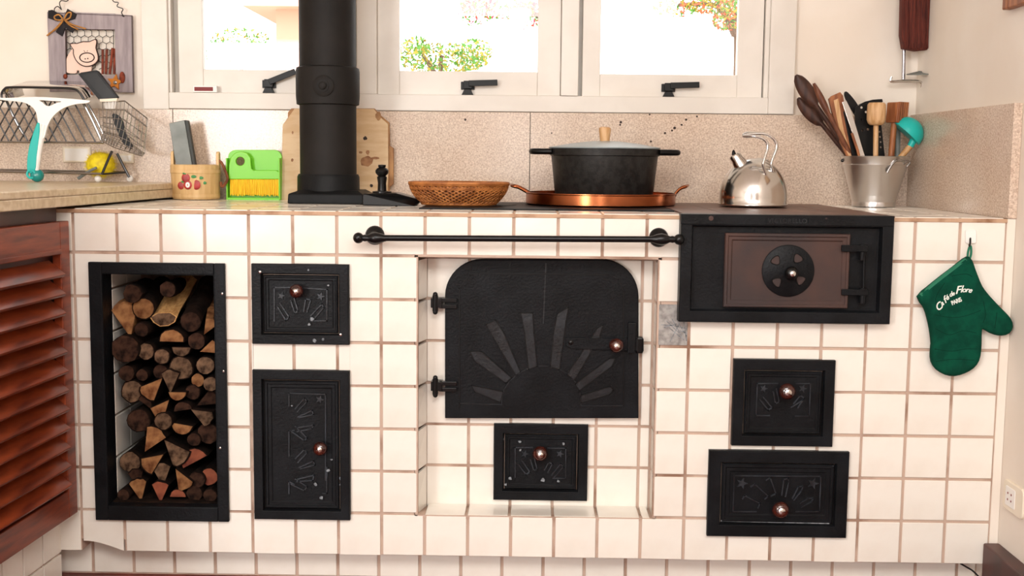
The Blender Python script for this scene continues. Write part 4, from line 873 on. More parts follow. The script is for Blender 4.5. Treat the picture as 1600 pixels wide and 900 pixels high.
# pale wooden masher
s = sc(YU-.05); Ym = YU-.045; c = PY(1368, 262, Ym); root = thing('wooden_masher', 'pale wooden masher with rounded cylinder head in the bucket', 'masher', c, GU)
q = PY(1368.5, 196, Ym); hh = PY(1368.5, 160, Ym).z-q.z
MB().lathe([(0, 0), (9*s, .001), (12*s, .006), (14*s, .016), (14.3*s, hh*.6), (13.8*s, hh*.9), (11.5*s, hh-.001), (0, hh)], q, seg=24).build('head', 'wood_light', root, smooth=True)
MB().tube([q+Vector((0, 0, .004)), c], 4.0*s, 10).build('handle', 'wood_light', root, smooth=True)
# meat tenderizer
Yt = YU-.005; c = PY(1391, 262, Yt); root = thing('meat_tenderizer', 'brown wooden meat tenderizer with grooved square head in the bucket', 'tenderizer', c, GU)
q = PY(1401, 176, Yt); s = sc(Yt); a0 = math.radians(38); ax = (Vector((math.cos(a0), math.sin(a0), 0)), Vector((-math.sin(a0), math.cos(a0), 0)), Vector((.05, 0, 1)))
MB().obox(q, ax, 12*s, 10.5*s, 15.5*s).build('head', 'wood_mid', root, bevel=.003)
b = MB()
for k_ in range(5): b.obox(q-ax[1]*11*s+ax[0]*((k_-2)*5*s), ax, 1.5*s, 1.8*s, 15.8*s)
b.build('teeth', 'wood_mid', root, bevel=.001)
MB().tube([q-Vector((.006, 0, 14*s)), c], [4.5*s, 5*s], 10).build('handle', 'wood_mid', root, smooth=True)
# glassy grey handle
root = thing('grey_handle', 'grey translucent utensil handle behind the meat tenderizer', 'utensil', PY(1402, 262, YU+.03), GU)
MB().tube(V(YU+.03, (1403, 196), (1402, 262)), [.009, .008], 8).build('handle', 'whetstone', root, smooth=True)
# teal ladle
Yl = YU-.01; s = sc(Yl); a, c = PY(1419, 224, Yl), PY(1402, 252, Yl); root = thing('silicone_ladle', 'teal silicone ladle with wooden handle at right of the bucket', 'ladle', c, GU)
q = PY(1416, 208, Yl); dn = Vector((-.55, 0, -.85)).normalized(); n_ = Vector((.86, 0, -.5)).normalized()
pr = [(0, .0)]; R0 = 26*s
axd = Vector((.66, -.12, .75)).normalized()
b = MB(); b.lathe([(0, 0), (R0*.7, -.001), (R0, .002)]+[(R0*math.cos(t), R0*.95*math.sin(t)+.003) for t in [math.pi/2*k_/9 for k_ in range(1, 9)]]+[(0, R0*.98)], PY(1415, 209.5, Yl), axd, 28)
b.build('head', 'teal', root, smooth=True)
MB().tube([PY(1430, 214, Yl-.012), PY(1422, 229, Yl-.012)], [.011, .0095], 12).build('collar', 'teal', root, smooth=True)
MB().tube([PY(1424, 226, Yl-.012), PY(1402, 252, Yl-.006)], [.009, .0085], 12).build('handle', 'wood_light', root, smooth=True)

# ---------------------------------------------------------------- left end: tub, whetstone, dustpan, hand brush
Yu = .695; s = sc(Yu); cx = PY(306, 280, Yu).x; z0 = ZT+.001; ht = PY(306, 257, Yu).z-z0
tb = thing('wooden_tub', 'beige stave tub with painted strawberries and rope handle', 'tub', (cx, Yu, z0))
r0, r1 = 35.5*s, 38*s
wob = lambda k_, h: 1+(.010 if k_ % 3 else -.012)
MB().lathe([(0, .001), (r0, .001), (r0, .006), (r0+(r1-r0)*.3, ht*.3), (r0+(r1-r0)*.8, ht*.8), (r1, ht-.002), (r1-.003, ht), (r1-.006, ht-.002), (r0-.005, .008), (0, .008)], (cx, Yu, z0), seg=72, wob=wob).build('staves', 'tub', tb, smooth=True)
for hb in (.004, ht*.74): MB().lathe([(r0+(r1-r0)*hb/ht+.0005, hb), (r0+(r1-r0)*hb/ht+.0022, hb+.002), (r0+(r1-r0)*hb/ht+.0022, hb+.011), (r0+(r1-r0)*hb/ht+.0008, hb+.013)], (cx, Yu, z0), seg=56).build('hoop', 'tub', tb, smooth=True)
for s_ in (-1, 1):
    X0 = cx+s_*(r1-.005); MB().prismv([(X0-.004, Yu-.012, z0+ht-.01), (X0-.004, Yu+.012, z0+ht-.01), (X0-.004, Yu+.010, z0+ht+.034), (X0-.004, Yu+.004, z0+ht+.040), (X0-.004, Yu-.004, z0+ht+.040), (X0-.004, Yu-.010, z0+ht+.034)], (.009, 0, 0)).build('ear', 'tub', tb, bevel=.002)
MB().tube(smooth_pts(V(Yu-.005, (338, 250), (346, 254), (354, 272), (355, 282), (347, 292), (345, 284)), 4), .0042, 8).build('rope_handle', 'rope', tb, smooth=True)
def tub_pt(x, y): 
    p_ = PY(x, y, Yu-r1); dx_ = p_.x-cx; rr_ = r0+(r1-r0)*(p_.z-z0)/ht; return Vector((p_.x, Yu-math.sqrt(max(rr_*rr_-dx_*dx_, 1e-6))-.0008, p_.z))
for (x, y, a, b_, m) in ((290, 278, 6.5, 7, 'red_berry'), (282, 290, 5.5, 6, 'red_berry'), (306, 289, 6.5, 7.5, 'red_berry'), (293, 289, 6.5, 7, 'red_berry'), (293, 289, 4.3, 5, 'white'), (293, 289, 1, 3, 'red_berry'), (302, 276, 4.5, 2.4, 'leaf_paint'), (312, 278, 4.5, 2.4, 'leaf_paint'), (317, 286, 3.6, 2.4, 'leaf_paint'), (288, 271, 3, 1.8, 'leaf_paint'), (285, 284, 2.5, 1.6, 'leaf_paint')):
    k_ = {'white': .0007, 'leaf_paint': .0003}.get(m, .0009 if a == 1 else (.0004 if x == 293 else 0)); p_ = tub_pt(x, y); p_.y -= k_
    MB().ball(p_, s, 14, 8, (a, .6, b_)).build('strawberry' if m == 'red_berry' else ('leaf' if m == 'leaf_paint' else 'strawberry_flesh'), m, tb, smooth=True)
Yw = Yu-.005
ws = thing('whetstone', 'grey rectangular block standing tilted in the strawberry tub', 'whetstone', PY(288, 262, Yw))
wp = XZ(Yw, (265, 193), (289, 187.5), (306, 288), (281, 291)); MB().prism(wp, Yw-.006, Yw+.016).build('block', 'whetstone', ws, bevel=.0015)
wp2 = XZ(Yw, (289.2, 187.5), (294, 188.5), (310.5, 287), (306.2, 288)); MB().prism(wp2, Yw-.003, Yw+.016).build('dark_backing', 'whetstone_edge', ws, bevel=.001)

Yd2 = YB-.05
dp = thing('dustpan', 'bright green plastic dustpan standing upright against the backsplash', 'dustpan', PY(398, 312, Yd2))
def rpoly(x0, y0, x1, y1, r, n=5, corners=(1, 1, 1, 1)):
    o = []
    for (cx_, cy_, a_, use) in ((x0+r, y0+r, 180, corners[0]), (x1-r, y0+r, 270, corners[1]), (x1-r, y1-r, 0, corners[2]), (x0+r, y1-r, 90, corners[3])):
        if use: o += [(cx_+r*math.cos(math.radians(a_+90*k_/n)), cy_+r*math.sin(math.radians(a_+90*k_/n))) for k_ in range(n+1)]
        else: o.append((cx_+(r if a_ in (270, 0) else -r), cy_+(r if a_ in (0, 90) else -r)))
    return o
flat_part('pan', [XZ(Yd2, *rpoly(357.5, 235, 440, 312, 11, corners=(1, 1, 0, 0))), XZ(Yd2, *circ(376.5, 252, 9, 18))], Yd2, .005, 'green_plastic', dp, .0015)
for x0_, x1_ in ((357, 359.2), (438.4, 440.5)): q = rect(Yd2, x0_, 247, x1_, 312); MB().box(q[0], q[1], Yd2-.03, Yd2, q[2], q[3]).build('side_wall', 'green_plastic', dp, bevel=.001)
q = rect(Yd2, 357, 308.5, 440, 312.5); MB().box(q[0], q[1], Yd2-.028, Yd2, q[2], q[3]).build('lip', 'green_plastic', dp, bevel=.001)
Yh = Yd2-.022
hb = thing('hand_brush', 'green hand brush with yellow bristles clipped into the dustpan', 'brush', PY(398, 308, Yh))
hnd = [(359, 279), (359.5, 258), (362, 247), (368, 240), (377, 237.5), (386, 240), (391, 247), (392, 258), (392.5, 264), (396, 267), (432, 267), (436, 270), (437, 279)]
flat_part('handle', [XZ(Yh, *hnd), XZ(Yh, *circ(376, 252, 7.8, 18))], Yh, .010, 'green_plastic', hb, .002)
MB().ridge(XZ(Yh-.007, *[(361.5, 272), (362, 258), (365, 248), (371, 242), (378, 241), (385, 244), (388.5, 251), (389, 266)]), Yh-.006, .0015, .0015).build('handle_rib', 'green_plastic', hb)
b = MB()
for i in range(30):
    x_ = 360.5+75*i/29; a, c = PY(x_, 277, Yh), PY(x_+random.uniform(-.8, .8), 306+random.uniform(-1.5, .8), Yh-.002); b.tube([a, (a+c)/2, c], [.0022, .0024, .0021], 5)
props(b.build('bristles', 'yellow_bristle', hb), kind='stuff')
q = rect(Yh, 360, 278, 436.5, 304); MB().box(q[0], q[1], Yh-.0005, Yh+.003, q[2], q[3]).build('bristle_bed', 'yellow_bristle', hb)

# ================================================================== LEFT COUNTER AND CABINET
def sx(Y): return -.0985+.055*Y       # front edge line of the slab
ZS = 1.015
cs = thing('stone_counter', 'beige stone counter slab ending against the stove at left', 'counter', (-.4, 0, ZS))
for z0_, z1_, o_ in ((ZS-.018, ZS, 0), (ZS-.044, ZS-.0185, -.001)):
    MB().prismv([(sx(-1.3)+o_, -1.3, z0_), (sx(YB-.001)+o_, YB-.001, z0_), (-1.5, YB-.001, z0_), (-1.5, -1.3, z0_)], (0, 0, z1_-z0_)).build('slab_layer', 'stone_slab', cs, bevel=.003)
def dx_(Y): return -.107+.055*(Y+.03)
cb_ = thing('louvre_cabinet', 'reddish wooden cabinet with louvred door under the stone counter', 'cabinet', (-.4, -.4, .17))
ang = math.atan(.055); A1 = Vector((math.sin(ang), math.cos(ang), 0)); A2 = Vector((math.cos(ang), -math.sin(ang), 0)); A3 = Vector((0, 0, 1))
def at_door(t, out, z): return Vector((dx_(-.03), -.03, z))-A1*t+A2*out     # t metres towards the viewer along the door
# carcass
b = MB(); b.prismv([at_door(.003, -.03, .18), at_door(1.2, -.03, .18), at_door(1.2, -.60, .18), Vector((-.70, -.03, .18))], (0, 0, ZS-.045-.18)).build('carcass', 'dark_board', cb_)
zd0, zd1 = .197, .935; DW = .56
dr_ = MB().obox(at_door(.024, -.011, (zd0+zd1)/2), (A1, A2, A3), .024, .011, (zd1-zd0)/2).build('door_stile', 'wood_red', cb_, bevel=.002)
MB().obox(at_door(DW-.024, -.011, (zd0+zd1)/2), (A1, A2, A3), .024, .011, (zd1-zd0)/2).build('door_stile', 'wood_red', cb_, bevel=.002)
MB().obox(at_door(DW/2, -.011, zd1-.034), (A1, A2, A3), DW/2-.0485, .0105, .034).build('door_rail', 'wood_red', cb_, bevel=.002)
MB().obox(at_door(DW/2, -.011, zd0+.034), (A1, A2, A3), DW/2-.0485, .0105, .034).build('door_rail', 'wood_red', cb_, bevel=.002)
MB().obox(at_door(DW/2, -.003, zd1-.072), (A1, A2, A3), DW/2-.0485, .006, .006).build('door_bead', 'wood_red', cb_, bevel=.002)
sl_me = None; nsl = 12; za, zb_ = zd0+.075, zd1-.09
for i in range(nsl):
    z = za+(zb_-za)*(i+.5)/nsl; t_ = math.radians(38)
    B2 = (A2*math.cos(t_)-A3*math.sin(t_)); B3 = (A3*math.cos(t_)+A2*math.sin(t_))
    if sl_me is None:
        o = MB().obox(at_door(DW/2, -.012, z), (A1, B2, B3), DW/2-.049, .027, .0045).build('slat', 'wood_red', cb_, bevel=.0015); sl_me = o; z00 = z
    else:
        c = sl_me.copy(); COL.objects.link(c); c.parent = cb_; c.location = sl_me.location+Vector((0, 0, z-z00))
# next door of the same cabinet run
MB().obox(at_door(DW+.28, -.011, (zd0+zd1)/2), (A1, A2, A3), .27, .011, (zd1-zd0)/2).build('door_panel', 'wood_red', cb_, bevel=.002)
# tiled plinth below the cabinet
pl_ = thing('tiled_plinth', 'cream tiled base under the louvred cabinet', 'plinth', (-.4, -.4, 0))
b = MB(); b.prismv([at_door(-.03, -.066, 0), at_door(1.2, -.066, 0), at_door(1.2, -.5, 0), at_door(-.03, -.5, 0)], (0, 0, .18)).build('core', 'grout', pl_)
for i in range(10):
    for (z0_, z1_) in ((.004, .076), (.082, .18)):
        MB().obox(at_door(-.03+.1*i+.05, -.064, (z0_+z1_)/2), (A1, A2, A3), .047, .004, (z1_-z0_)/2).build('tile', 'tile', pl_, bevel=.001)

# ================================================================== DISH RACK AND ITS CONTENTS
YL = .60      # front lattice plane
dk = thing('dish_rack', 'steel wire dish rack with lattice side on the stone counter', 'dish rack', (-.45, .66, ZS))
b = MB(); wr = .0023
x0_, x1_ = -60, 158
def lat(Y, back=False):
    mb_ = MB()
    top0, top1 = 155, 161; bot = 223
    for i in range(-22, 18):
        xa_ = 0+i*15.0
        for s_ in (1, -1):
            # line from (xa_, bot) leaning to (xa_ - s*34, 157) clipped to the panel
            x_b, x_t = xa_, xa_-s_*36
            if s_ == -1 and xa_ > 75: continue
            def lim(y): return 128+(y-157)*.47
            pts = []
            for q in range(13):
                y_ = bot+(157-bot)*q/12; x_ = x_b+(x_t-x_b)*q/12
                if -70 < x_ < lim(y_): pts.append((x_, y_))
            if len(pts) > 1: mb_.tube(V(Y, pts[0], pts[-1]), wr, 5, False)
    return mb_
props(lat(YL).build('lattice', 'wire_dark', dk), kind='stuff')
props(lat(YL+.14).build('lattice', 'wire', dk), kind='stuff')
def rod(name, pts, Y, r, m, Y2=None, par=dk):
    P_ = [PY(x, y, Y if Y2 is None else Y+(Y2-Y)*i/(len(pts)-1)) for i, (x, y) in enumerate(pts)]
    return MB().tube(smooth_pts(P_, 5) if len(P_) > 2 else P_, r, 8).build(name, m, par, smooth=True)
rod('bottom_rail', [(-70, 221), (162, 223)], YL, .0034, 'wire')
rod('top_rail', [(-70, 155), (128, 158)], YL, .003, 'wire')
rod('end_post', [(128, 157), (145, 190), (160, 223)], YL, .0042, 'wire')
rod('end_post', [(134, 157), (152, 190), (166, 222)], YL+.14, .0035, 'wire')
rod('mid_post', [(10, 157), (25, 190), (40, 215)], YL+.01, .004, 'wire')
# hoop band
hp = smooth_pts([Vector((p_.x, 0, p_.z)) for p_ in V(YL, (6, 160), (3, 148), (8, 139), (18, 136.5), (70, 137), (112, 138.5), (124, 144), (132, 156))], 5)
b = MB(); vs = []
for p_ in hp: vs += [(p_.x, YL-.002, p_.z), (p_.x+.004, YL+.13, p_.z+.028)]
b.add(vs, [(2*i, 2*i+1, 2*i+3, 2*i+2) for i in range(len(hp)-1)]); o = b.build('hoop_band', 'chrome', dk, smooth=True); sm = o.modifiers.new('solid', 'SOLIDIFY'); sm.thickness = .002
MB().tube([Vector((p_.x, YL-.003, p_.z)) for p_ in hp], .0036, 8).build('hoop_edge', 'wire_dark', dk, smooth=True)
rod('base_rail', [(-70, 266.5), (160, 271.5)], YL+.03, .0034, 'wire'); rod('base_rail', [(-70, 263.5), (196, 269)], YL+.15, .003, 'wire')
rod('base_rail', [(-70, 264.5), (150, 268.5)], YL+.09, .002, 'wire')
rod('leg', [(175, 236), (167, 254), (159.5, 272)], YL+.03, .0042, 'wire_dark'); rod('leg', [(183, 240), (192, 258), (202, 277)], YL+.12, .0042, 'wire_dark'); rod('leg', [(-62, 236), (-70, 268)], YL+.05, .0042, 'wire_dark')
rod('crossbar', [(159.5, 272), (196, 269.5)], YL+.03, .003, 'wire_dark', YL+.15)
for (x, y, Y_) in ((153, 0, YL+.06), (203, 0, YL+.15), (-66, 0, YL+.06)):
    c = PY(x, 275, Y_); c.z = ZS+.0105; MB().ball(c, .0105, 12, 8).build('foot', 'white', dk, smooth=True)
# wire end basket
eb_ = MB(); YE0, YE1 = YL-.02, YL+.16
TF = [(154, 171), (197, 171.5), (229, 197)]; BF = [(159, 222), (180, 232), (224, 244)]; BK = [(178, 158), (196, 158), (230, 185)]
P_top_f = [PY(154, 171, YE0), PY(195, 171.5, YE0), PY(229, 198, YE0+.03)]
P_top_b = [PY(160, 160, YE1), PY(195, 158, YE1), PY(230, 185, YE1-.03)]
P_bot_f = [PY(158, 220, YE0), PY(180, 231, YE0), PY(222, 244, YE0+.03)]
P_bot_b = [PY(162, 205, YE1), PY(190, 213, YE1), PY(226, 240, YE1-.03)]
def along(P_, t):
    i = min(int(t*(len(P_)-1)), len(P_)-2); f = t*(len(P_)-1)-i; return P_[i].lerp(P_[i+1], f)
for P_ in (P_top_f, P_top_b): eb_.tube(P_, .0022, 6)
for P_ in (P_bot_f, P_bot_b): eb_.tube(P_, .0018, 6)
eb_.tube([P_top_f[-1], P_top_b[-1]], .0022, 6); eb_.tube([P_bot_f[-1], P_bot_b[-1]], .0018, 6)
for i in range(13):
    t = i/12; a, c, d_, e_ = along(P_top_f, t), along(P_bot_f, t), along(P_bot_b, t), along(P_top_b, t); eb_.tube([a, c], .0011, 5, False); eb_.tube([c, d_], .0014, 5, False); eb_.tube([d_, e_], .0011, 5, False)
for f in (.25, .5, .7, .85):
    eb_.tube([along(P_top_f, q/6).lerp(along(P_bot_f, q/6), f) for q in range(7)], .0010, 5, False); eb_.tube([along(P_top_b, q/6).lerp(along(P_bot_b, q/6), f) for q in range(7)], .0010, 5, False)
for q in range(1, 6): eb_.tube([along(P_bot_f, t).lerp(along(P_bot_b, t), q/6) for t in [j/6 for j in range(7)]], .0012, 5, False)
props(eb_.build('end_basket', 'wire', dk), 'slanted wire cutlery basket at the rack end', kind='stuff')

# flat brush standing in the end basket
Yn = YL+.05
fb = thing('dish_brush', 'flat dark-backed brush with white bristles standing in the rack basket', 'brush', PY(175, 215, Yn))
o = flat_part('back', [XZ(Yn, (125, 116.5), (128, 114.5), (151, 111), (154, 112.5), (184.5, 152), (183, 155), (160, 157), (157, 156))], Yn, .010, 'black_plastic', fb, .002)
flat_part('face_plate', [XZ(Yn-.008, (129, 117.5), (150.5, 113), (181, 151.5), (161, 154.5))], Yn-.007, .0015, 'iron_gloss', fb, .0004)
q = XZ(Yn, (157, 155), (185, 153.5), (184, 158.5), (158, 159.5)); MB().prism(q, Yn-.010, Yn+.006).build('ferrule', 'cream_plastic', fb, bevel=.001)
b = MB()
for i in range(26): 
    x_ = 161+21*random.random(); a = PY(x_, 158, Yn-.008+.014*random.random()); c = PY(172+(x_-172)*.72, 170, a.y); b.tube([a, c], .0009, 4, False)
props(b.build('bristles', 'white', fb), kind='stuff')
bs = thing('black_scoop', 'black utensil lying inside the wire end basket', 'utensil', PY(193, 225, YL+.06))
flat_part('blade', [smooth_loop(XZ(YL+.06, (176, 180), (184, 180), (192, 190), (196, 208), (206, 226), (204, 232), (192, 222), (184, 204)), 3)], YL+.06, .006, 'black_plastic', bs, .001)

# T-shaped squeegee hanging on the rack
Yq = YL-.03
sq = thing('squeegee', 'white and teal squeegee hanging head-up on the dish rack', 'squeegee', PY(55, 284, Yq))
head = smooth_loop(XZ(Yq, (-14, 153), (12, 153.5), (36, 152.5), (62, 152), (100, 154), (136, 157), (141, 158.5), (136, 161), (120, 162.5), (104, 167), (92, 174), (82, 184), (75, 197), (70, 215), (64, 212), (61, 200), (60, 186), (57, 174), (49, 165), (36, 159.5), (12, 157)), 3)
hole = smooth_loop(XZ(Yq, (62, 156.5), (80, 157.5), (98, 158.5), (88, 162), (79, 166), (72, 165), (68, 161)), 3)
flat_part('head', [head, hole], Yq, .010, 'white', sq, .0008)
MB().tube(smooth_pts(V(Yq, (69, 195), (65, 215), (61, 238), (57, 266)), 4), .0088, 10).build('handle', 'white', sq, smooth=True)
g_ = smooth_loop(XZ(Yq, (60, 195), (62, 196), (61, 216), (58, 244), (55.5, 266), (47, 268), (45.5, 255), (48, 233), (54, 212)), 3)
flat_part('grip', [g_], Yq-.002, .010, 'teal', sq, .003)
MB().tube([PY(48.5+6.2*math.cos(6.283*i/16), 272+6.2*math.sin(6.283*i/16), Yq-.01) for i in range(17)], .0036, 8, False).build('hanging_eye', 'teal', sq, smooth=True)
c = PY(58, 275, Yq+.005); rb2 = 10.5*sc(Yq); c.z = max(c.z, ZS+rb2+.0005); MB().ball(c, rb2, 18, 12).build('ball_end', 'teal_clear', sq, smooth=True)

# yellow round brush behind the rack legs
Yy = YL+.10; c = PY(157, 257, Yy); s = sc(Yy); yb = thing('round_brush', 'round bushy yellow brush lying under the dish rack', 'brush', c)
b = MB()
for i in range(900):
    q = random.uniform(0, 6.283); z_ = random.uniform(-1, 1); rr_ = math.sqrt(1-z_*z_); d_ = Vector((math.cos(q)*rr_, math.sin(q)*rr_*.7, z_))
    L_ = random.uniform(.92, 1.03); e_ = c+Vector((d_.x*28*s*L_, d_.y*24*s*L_, d_.z*25*s*L_))
    u = d_.orthogonal().normalized()*.0016; v = d_.cross(u).normalized()*.0016; b.add([c+d_*.006+u, c+d_*.006-u*.5+v, c+d_*.006-u*.5-v, e_], [(0, 1, 3), (1, 2, 3), (2, 0, 3)])
props(b.build('bristles', 'yellow_brush', yb), kind='stuff')
MB().ball(c, 22*s, 16, 10, (1, .8, .88)).build('core', 'yellow_brush', yb, smooth=True)
MB().tube(V(Yy-.05, (151, 262), (140, 267), (122, 279)), [.004, .0045, .005], 8).build('handle', 'whetstone', yb, smooth=True)

# socket plates on the granite behind the rack
for (x0_, y0_, x1_, y1_, l_) in ((99, 229, 143, 254, 'cream socket plate on granite left of the yellow brush'), (183, 240, 210, 255, 'cream socket plate on granite right of the yellow brush')):
    q = rect(YB, x0_, y0_, x1_, y1_); o = thing('socket_plate', l_, 'socket', ((q[0]+q[1])/2, YB, q[2]))
    MB().rectprof(q, [(0, YB), (0, YB-.005), (.003, YB-.008)]).build('plate', 'cream_plastic', o, bevel=.001)
    MB().rectprof((q[0]+.008, q[1]-.008, q[2]+.006, q[3]-.006), [(0, YB-.007), (.0005, YB-.0092)]).build('insert', 'white', o)

# ================================================================== PIG PLAQUE
Yg = YB+.005; 
pg = thing('pig_plaque', 'grey wooden frame with chicken wire and pink pig cut-out on the wall', 'wall plaque', PY(142, 144, Yg))
def slab_(name, pts, m, dep=.014, Y=Yg, par=pg, bev=.0015): return flat_part(name, [XZ(Y, *pts)], Y, dep, m, par, bev)
slab_('frame_board', [(76, 20), (102, 21), (104, 142), (80, 143)], 'grey_wood'); slab_('frame_board', [(180.5, 23), (206, 25), (208.5, 144), (184, 143.5)], 'grey_wood')
slab_('frame_board', [(102.6, 20), (180, 22.5), (180.4, 46), (103, 45)], 'grey_wood'); slab_('frame_board', [(104, 118), (182.6, 119), (183.4, 143), (104.5, 142.5)], 'grey_wood')
MB().ridge(XZ(Yg-.0085, (76, 20), (206, 25), (208.5, 144)), Yg-.008, .0016, .0012).build('dark_edge', 'ink', pg)
MB().ridge(XZ(Yg-.0085, (102, 45.5), (180, 46.5)), Yg-.004, .003, .003).ridge(XZ(Yg-.0085, (102.3, 46), (103, 116)), Yg-.004, .003, .003).build('dark_edge', 'ink', pg)
b = MB(); hw = 11.3; hh_ = 6.6
for r_ in range(6):
    for c_ in range(8):
        X0 = 104+c_*hw+(hw/2 if r_ % 2 else 0); Y0_ = 52+r_*10; hexp = [(X0, Y0_-6.5), (X0+hw/2, Y0_-3.4), (X0+hw/2, Y0_+3.4), (X0, Y0_+6.5)]
        hexp = [(x, y) for x, y in hexp if 102 < x < 182 and y < 118]
        if len(hexp) > 1: b.tube(V(Yg+.003, *hexp), .0011, 5, False)
props(b.build('chicken_wire', 'wire_dark', pg), kind='stuff')
bd = smooth_loop([(116, 78), (112, 80), (106, 90), (104, 104), (106, 113), (119, 114), (120, 110), (125, 110), (126, 114), (140, 114), (143, 104), (140, 90)], 3)
slab_('pig_body', [(122+(x-122)*1.05, 96+(y-96)*1.05) for x, y in bd], 'ink', .004, Yg+.001, bev=.0005)
slab_('pig_body', bd, 'pink', .006, Yg-.002)
hd = [(109.5, 68.5), (120, 68), (130, 65), (141, 65), (150, 61), (151.5, 66), (150, 74), (153, 84), (154, 93), (150, 99), (143, 103), (134, 104), (126, 101), (119, 94), (115, 84), (115, 77)]
slab_('pig_head', [(x, y) for x, y in smooth_loop(hd, 2)], 'ink', .005, Yg-.007, bev=.0012)
hx_, hy_ = 134, 85
ph = slab_('pig_face', [(hx_+(x-hx_)*.93, hy_+(y-hy_)*.93) for x, y in smooth_loop(hd, 2)], 'pink', .005, Yg-.0095, bev=.0008)
el = [(136+11.3*math.cos(6.283*k_/24), 90+7.3*math.sin(6.283*k_/24)) for k_ in range(25)]
MB().ridge(XZ(Yg-.0125, *el), Yg-.0125, .0030, .0012).build('snout_outline', 'ink', ph)
b = MB()
for (x, y, r_) in ((133.3, 92, 1.1), (137.3, 91.5, 1.1)): c = PY(x, y, Yg-.0125); b.lathe([(r_*.002, 0), (r_*.002, .001), (0, .0012)], c, (0, -1, 0), 8)
b.ridge(XZ(Yg-.0125, (131, 79), (133, 81)), Yg-.0125, .0014, .0008).ridge(XZ(Yg-.0125, (136, 80.5), (137, 79)), Yg-.0125, .0014, .0008); b.build('pig_features', 'ink', ph)
for (x0_, y0_, x1_, y1_) in ((160.5, 77, 160.5, 116), (167, 77, 165.5, 116), (176, 75, 171.5, 116), (180, 76, 178.5, 116)):
    MB().tube(V(Yg-.002, (x0_, y0_), (x1_, y1_)), .0042, 8).build('cinnamon_stick', 'cinnamon', pg, smooth=True)
c_ = (180, 128.5); sp_ = [(c_[0]+(11 if k_ % 2 == 0 else 5.2)*math.sin(k_*math.pi/5+.15), c_[1]-(11 if k_ % 2 == 0 else 5.2)*math.cos(k_*math.pi/5+.15)) for k_ in range(10)]
so = slab_('star', sp_, 'star', .006, Yg-.012); c = PY(180, 129, Yg-.0165); MB().lathe([(.006, 0), (.006, .0015), (.004, .003), (0, .003)], c, (0, -1, 0), 12).build('button', 'wire', so, smooth=True)
MB().ball(PY(191, 121, Yg-.012), sc(Yg), 10, 8, (4.5, 4, 9)).build('dried_flower', 'cinnamon', pg, smooth=True); MB().ball(PY(102, 119.5, Yg-.010), sc(Yg), 10, 8, (3.5, 3, 4)).build('dried_berry', 'cinnamon', pg, smooth=True)
for lp in ([(76, 17), (82, 16), (98, 25), (90, 33), (76, 28)], [(106, 14.5), (119, 22), (117, 29), (100, 34), (102, 24)], [(99, 32), (103, 40), (97, 56), (88, 50)], [(102, 31), (118, 44), (113, 51), (103, 43)]):
    slab_('ribbon', lp, 'fabric_black', .004, Yg-.012, bev=.001)
for lp in ([(99, 31), (92, 23), (85, 26), (88, 31), (99, 31.5)], [(100, 31), (105, 21), (111, 20), (109, 28), (101, 31.5)], [(99, 31), (91, 40), (82, 49), (73, 56)], [(99, 31.5), (90, 43), (76, 53)], [(101, 31), (112, 38), (124, 42), (134, 45)], [(101, 31.5), (110, 40), (122, 46)]):
    MB().tube(smooth_pts(V(Yg-.017, *lp), 4), .0024, 6).build('raffia_strand', 'raffia', pg, smooth=True)
for lp in ([(86, 22), (85, 14), (90, 10), (95, 14), (96, 15), (93, 6), (96, 1), (106, 1), (112, -14), (142, -30)], [(142, -30), (170, -12), (177, 2), (185, 4), (183, 10), (192, 14), (190, 20), (194, 26), (190, 24)]):
    MB().tube(smooth_pts(V(Yg-.010, *lp), 4), .0016, 6).build('hanging_wire', 'wire_dark', pg, smooth=True)

# small sensor box on the left sash rail
Ys = YB-.004; q = rect(Ys, 302, 134, 335, 143.5); q = (q[0], q[1], zb1+.0005, q[3])
sb = thing('sensor_box', 'tiny white box with dark red label on the left window rail', 'box', (q[0], Ys, q[2]))
MB().box(q[0], q[1]+.008, Ys-.002, Ys+.024, q[2], q[3]).build('case', 'white', sb, bevel=.001); MB().box(q[0]+.004, q[1]-.004, Ys-.003, Ys-.001, q[2]+.004, q[3]-.004).build('label', 'red_label', sb)

# ================================================================== RIGHT SIDE
# hearth tools hanging in the corner
YH = YB-.03
GT = 'hearth tools hanging in the corner'
hbk = thing('hearth_poker', 'chrome hearth poker with cross hook hanging in the corner', 'poker', PY(1411, 130, YH), GT)
MB().tube(V(YH, (1416, -120), (1411.5, 124)), .0055, 10).build('rod', 'rod_steel', hbk, smooth=True)
MB().tube(smooth_pts(V(YH, (1393, 120), (1391.5, 126), (1396, 127.5), (1411, 126.5), (1430, 126.5), (1438, 128), (1440.5, 131), (1440, 137)), 4), .0042, 8).build('hook', 'steel', hbk, smooth=True)
hs_ = thing('hearth_shovel', 'chrome hearth shovel seen edge-on hanging in the corner', 'shovel', PY(1452, 116, YH+.0), GT)
MB().tube(V(YH+.004, (1459, -120), (1453, 113)), .0052, 10).build('rod', 'rod_steel', hs_, smooth=True)
A = [PY(1416, 117.5, YH-.01), PY(1432, 117.5, YH-.06), PY(1464, 116.5, YH-.05), PY(1462, 113.5, YH+.01), PY(1436, 112.5, YH+.01)]
MB().prismv(A, (0, 0, .0035)).build('blade', 'whetstone', hs_, bevel=.001)
hr_ = thing('hearth_brush', 'reddish-brown bristled hearth brush hanging in the corner', 'brush', PY(1430, 76, YH-.02), GT)
b = MB(); bp_ = [(1412, -60), (1451, -60), (1452, 10), (1451, 60), (1449, 74), (1430, 76), (1413, 73), (1410, 55), (1411, 10)]
flat_part('bristle_bundle', [XZ(YH-.02, *bp_)], YH-.02, .020, 'bristle_red', hr_, .008)
b = MB()
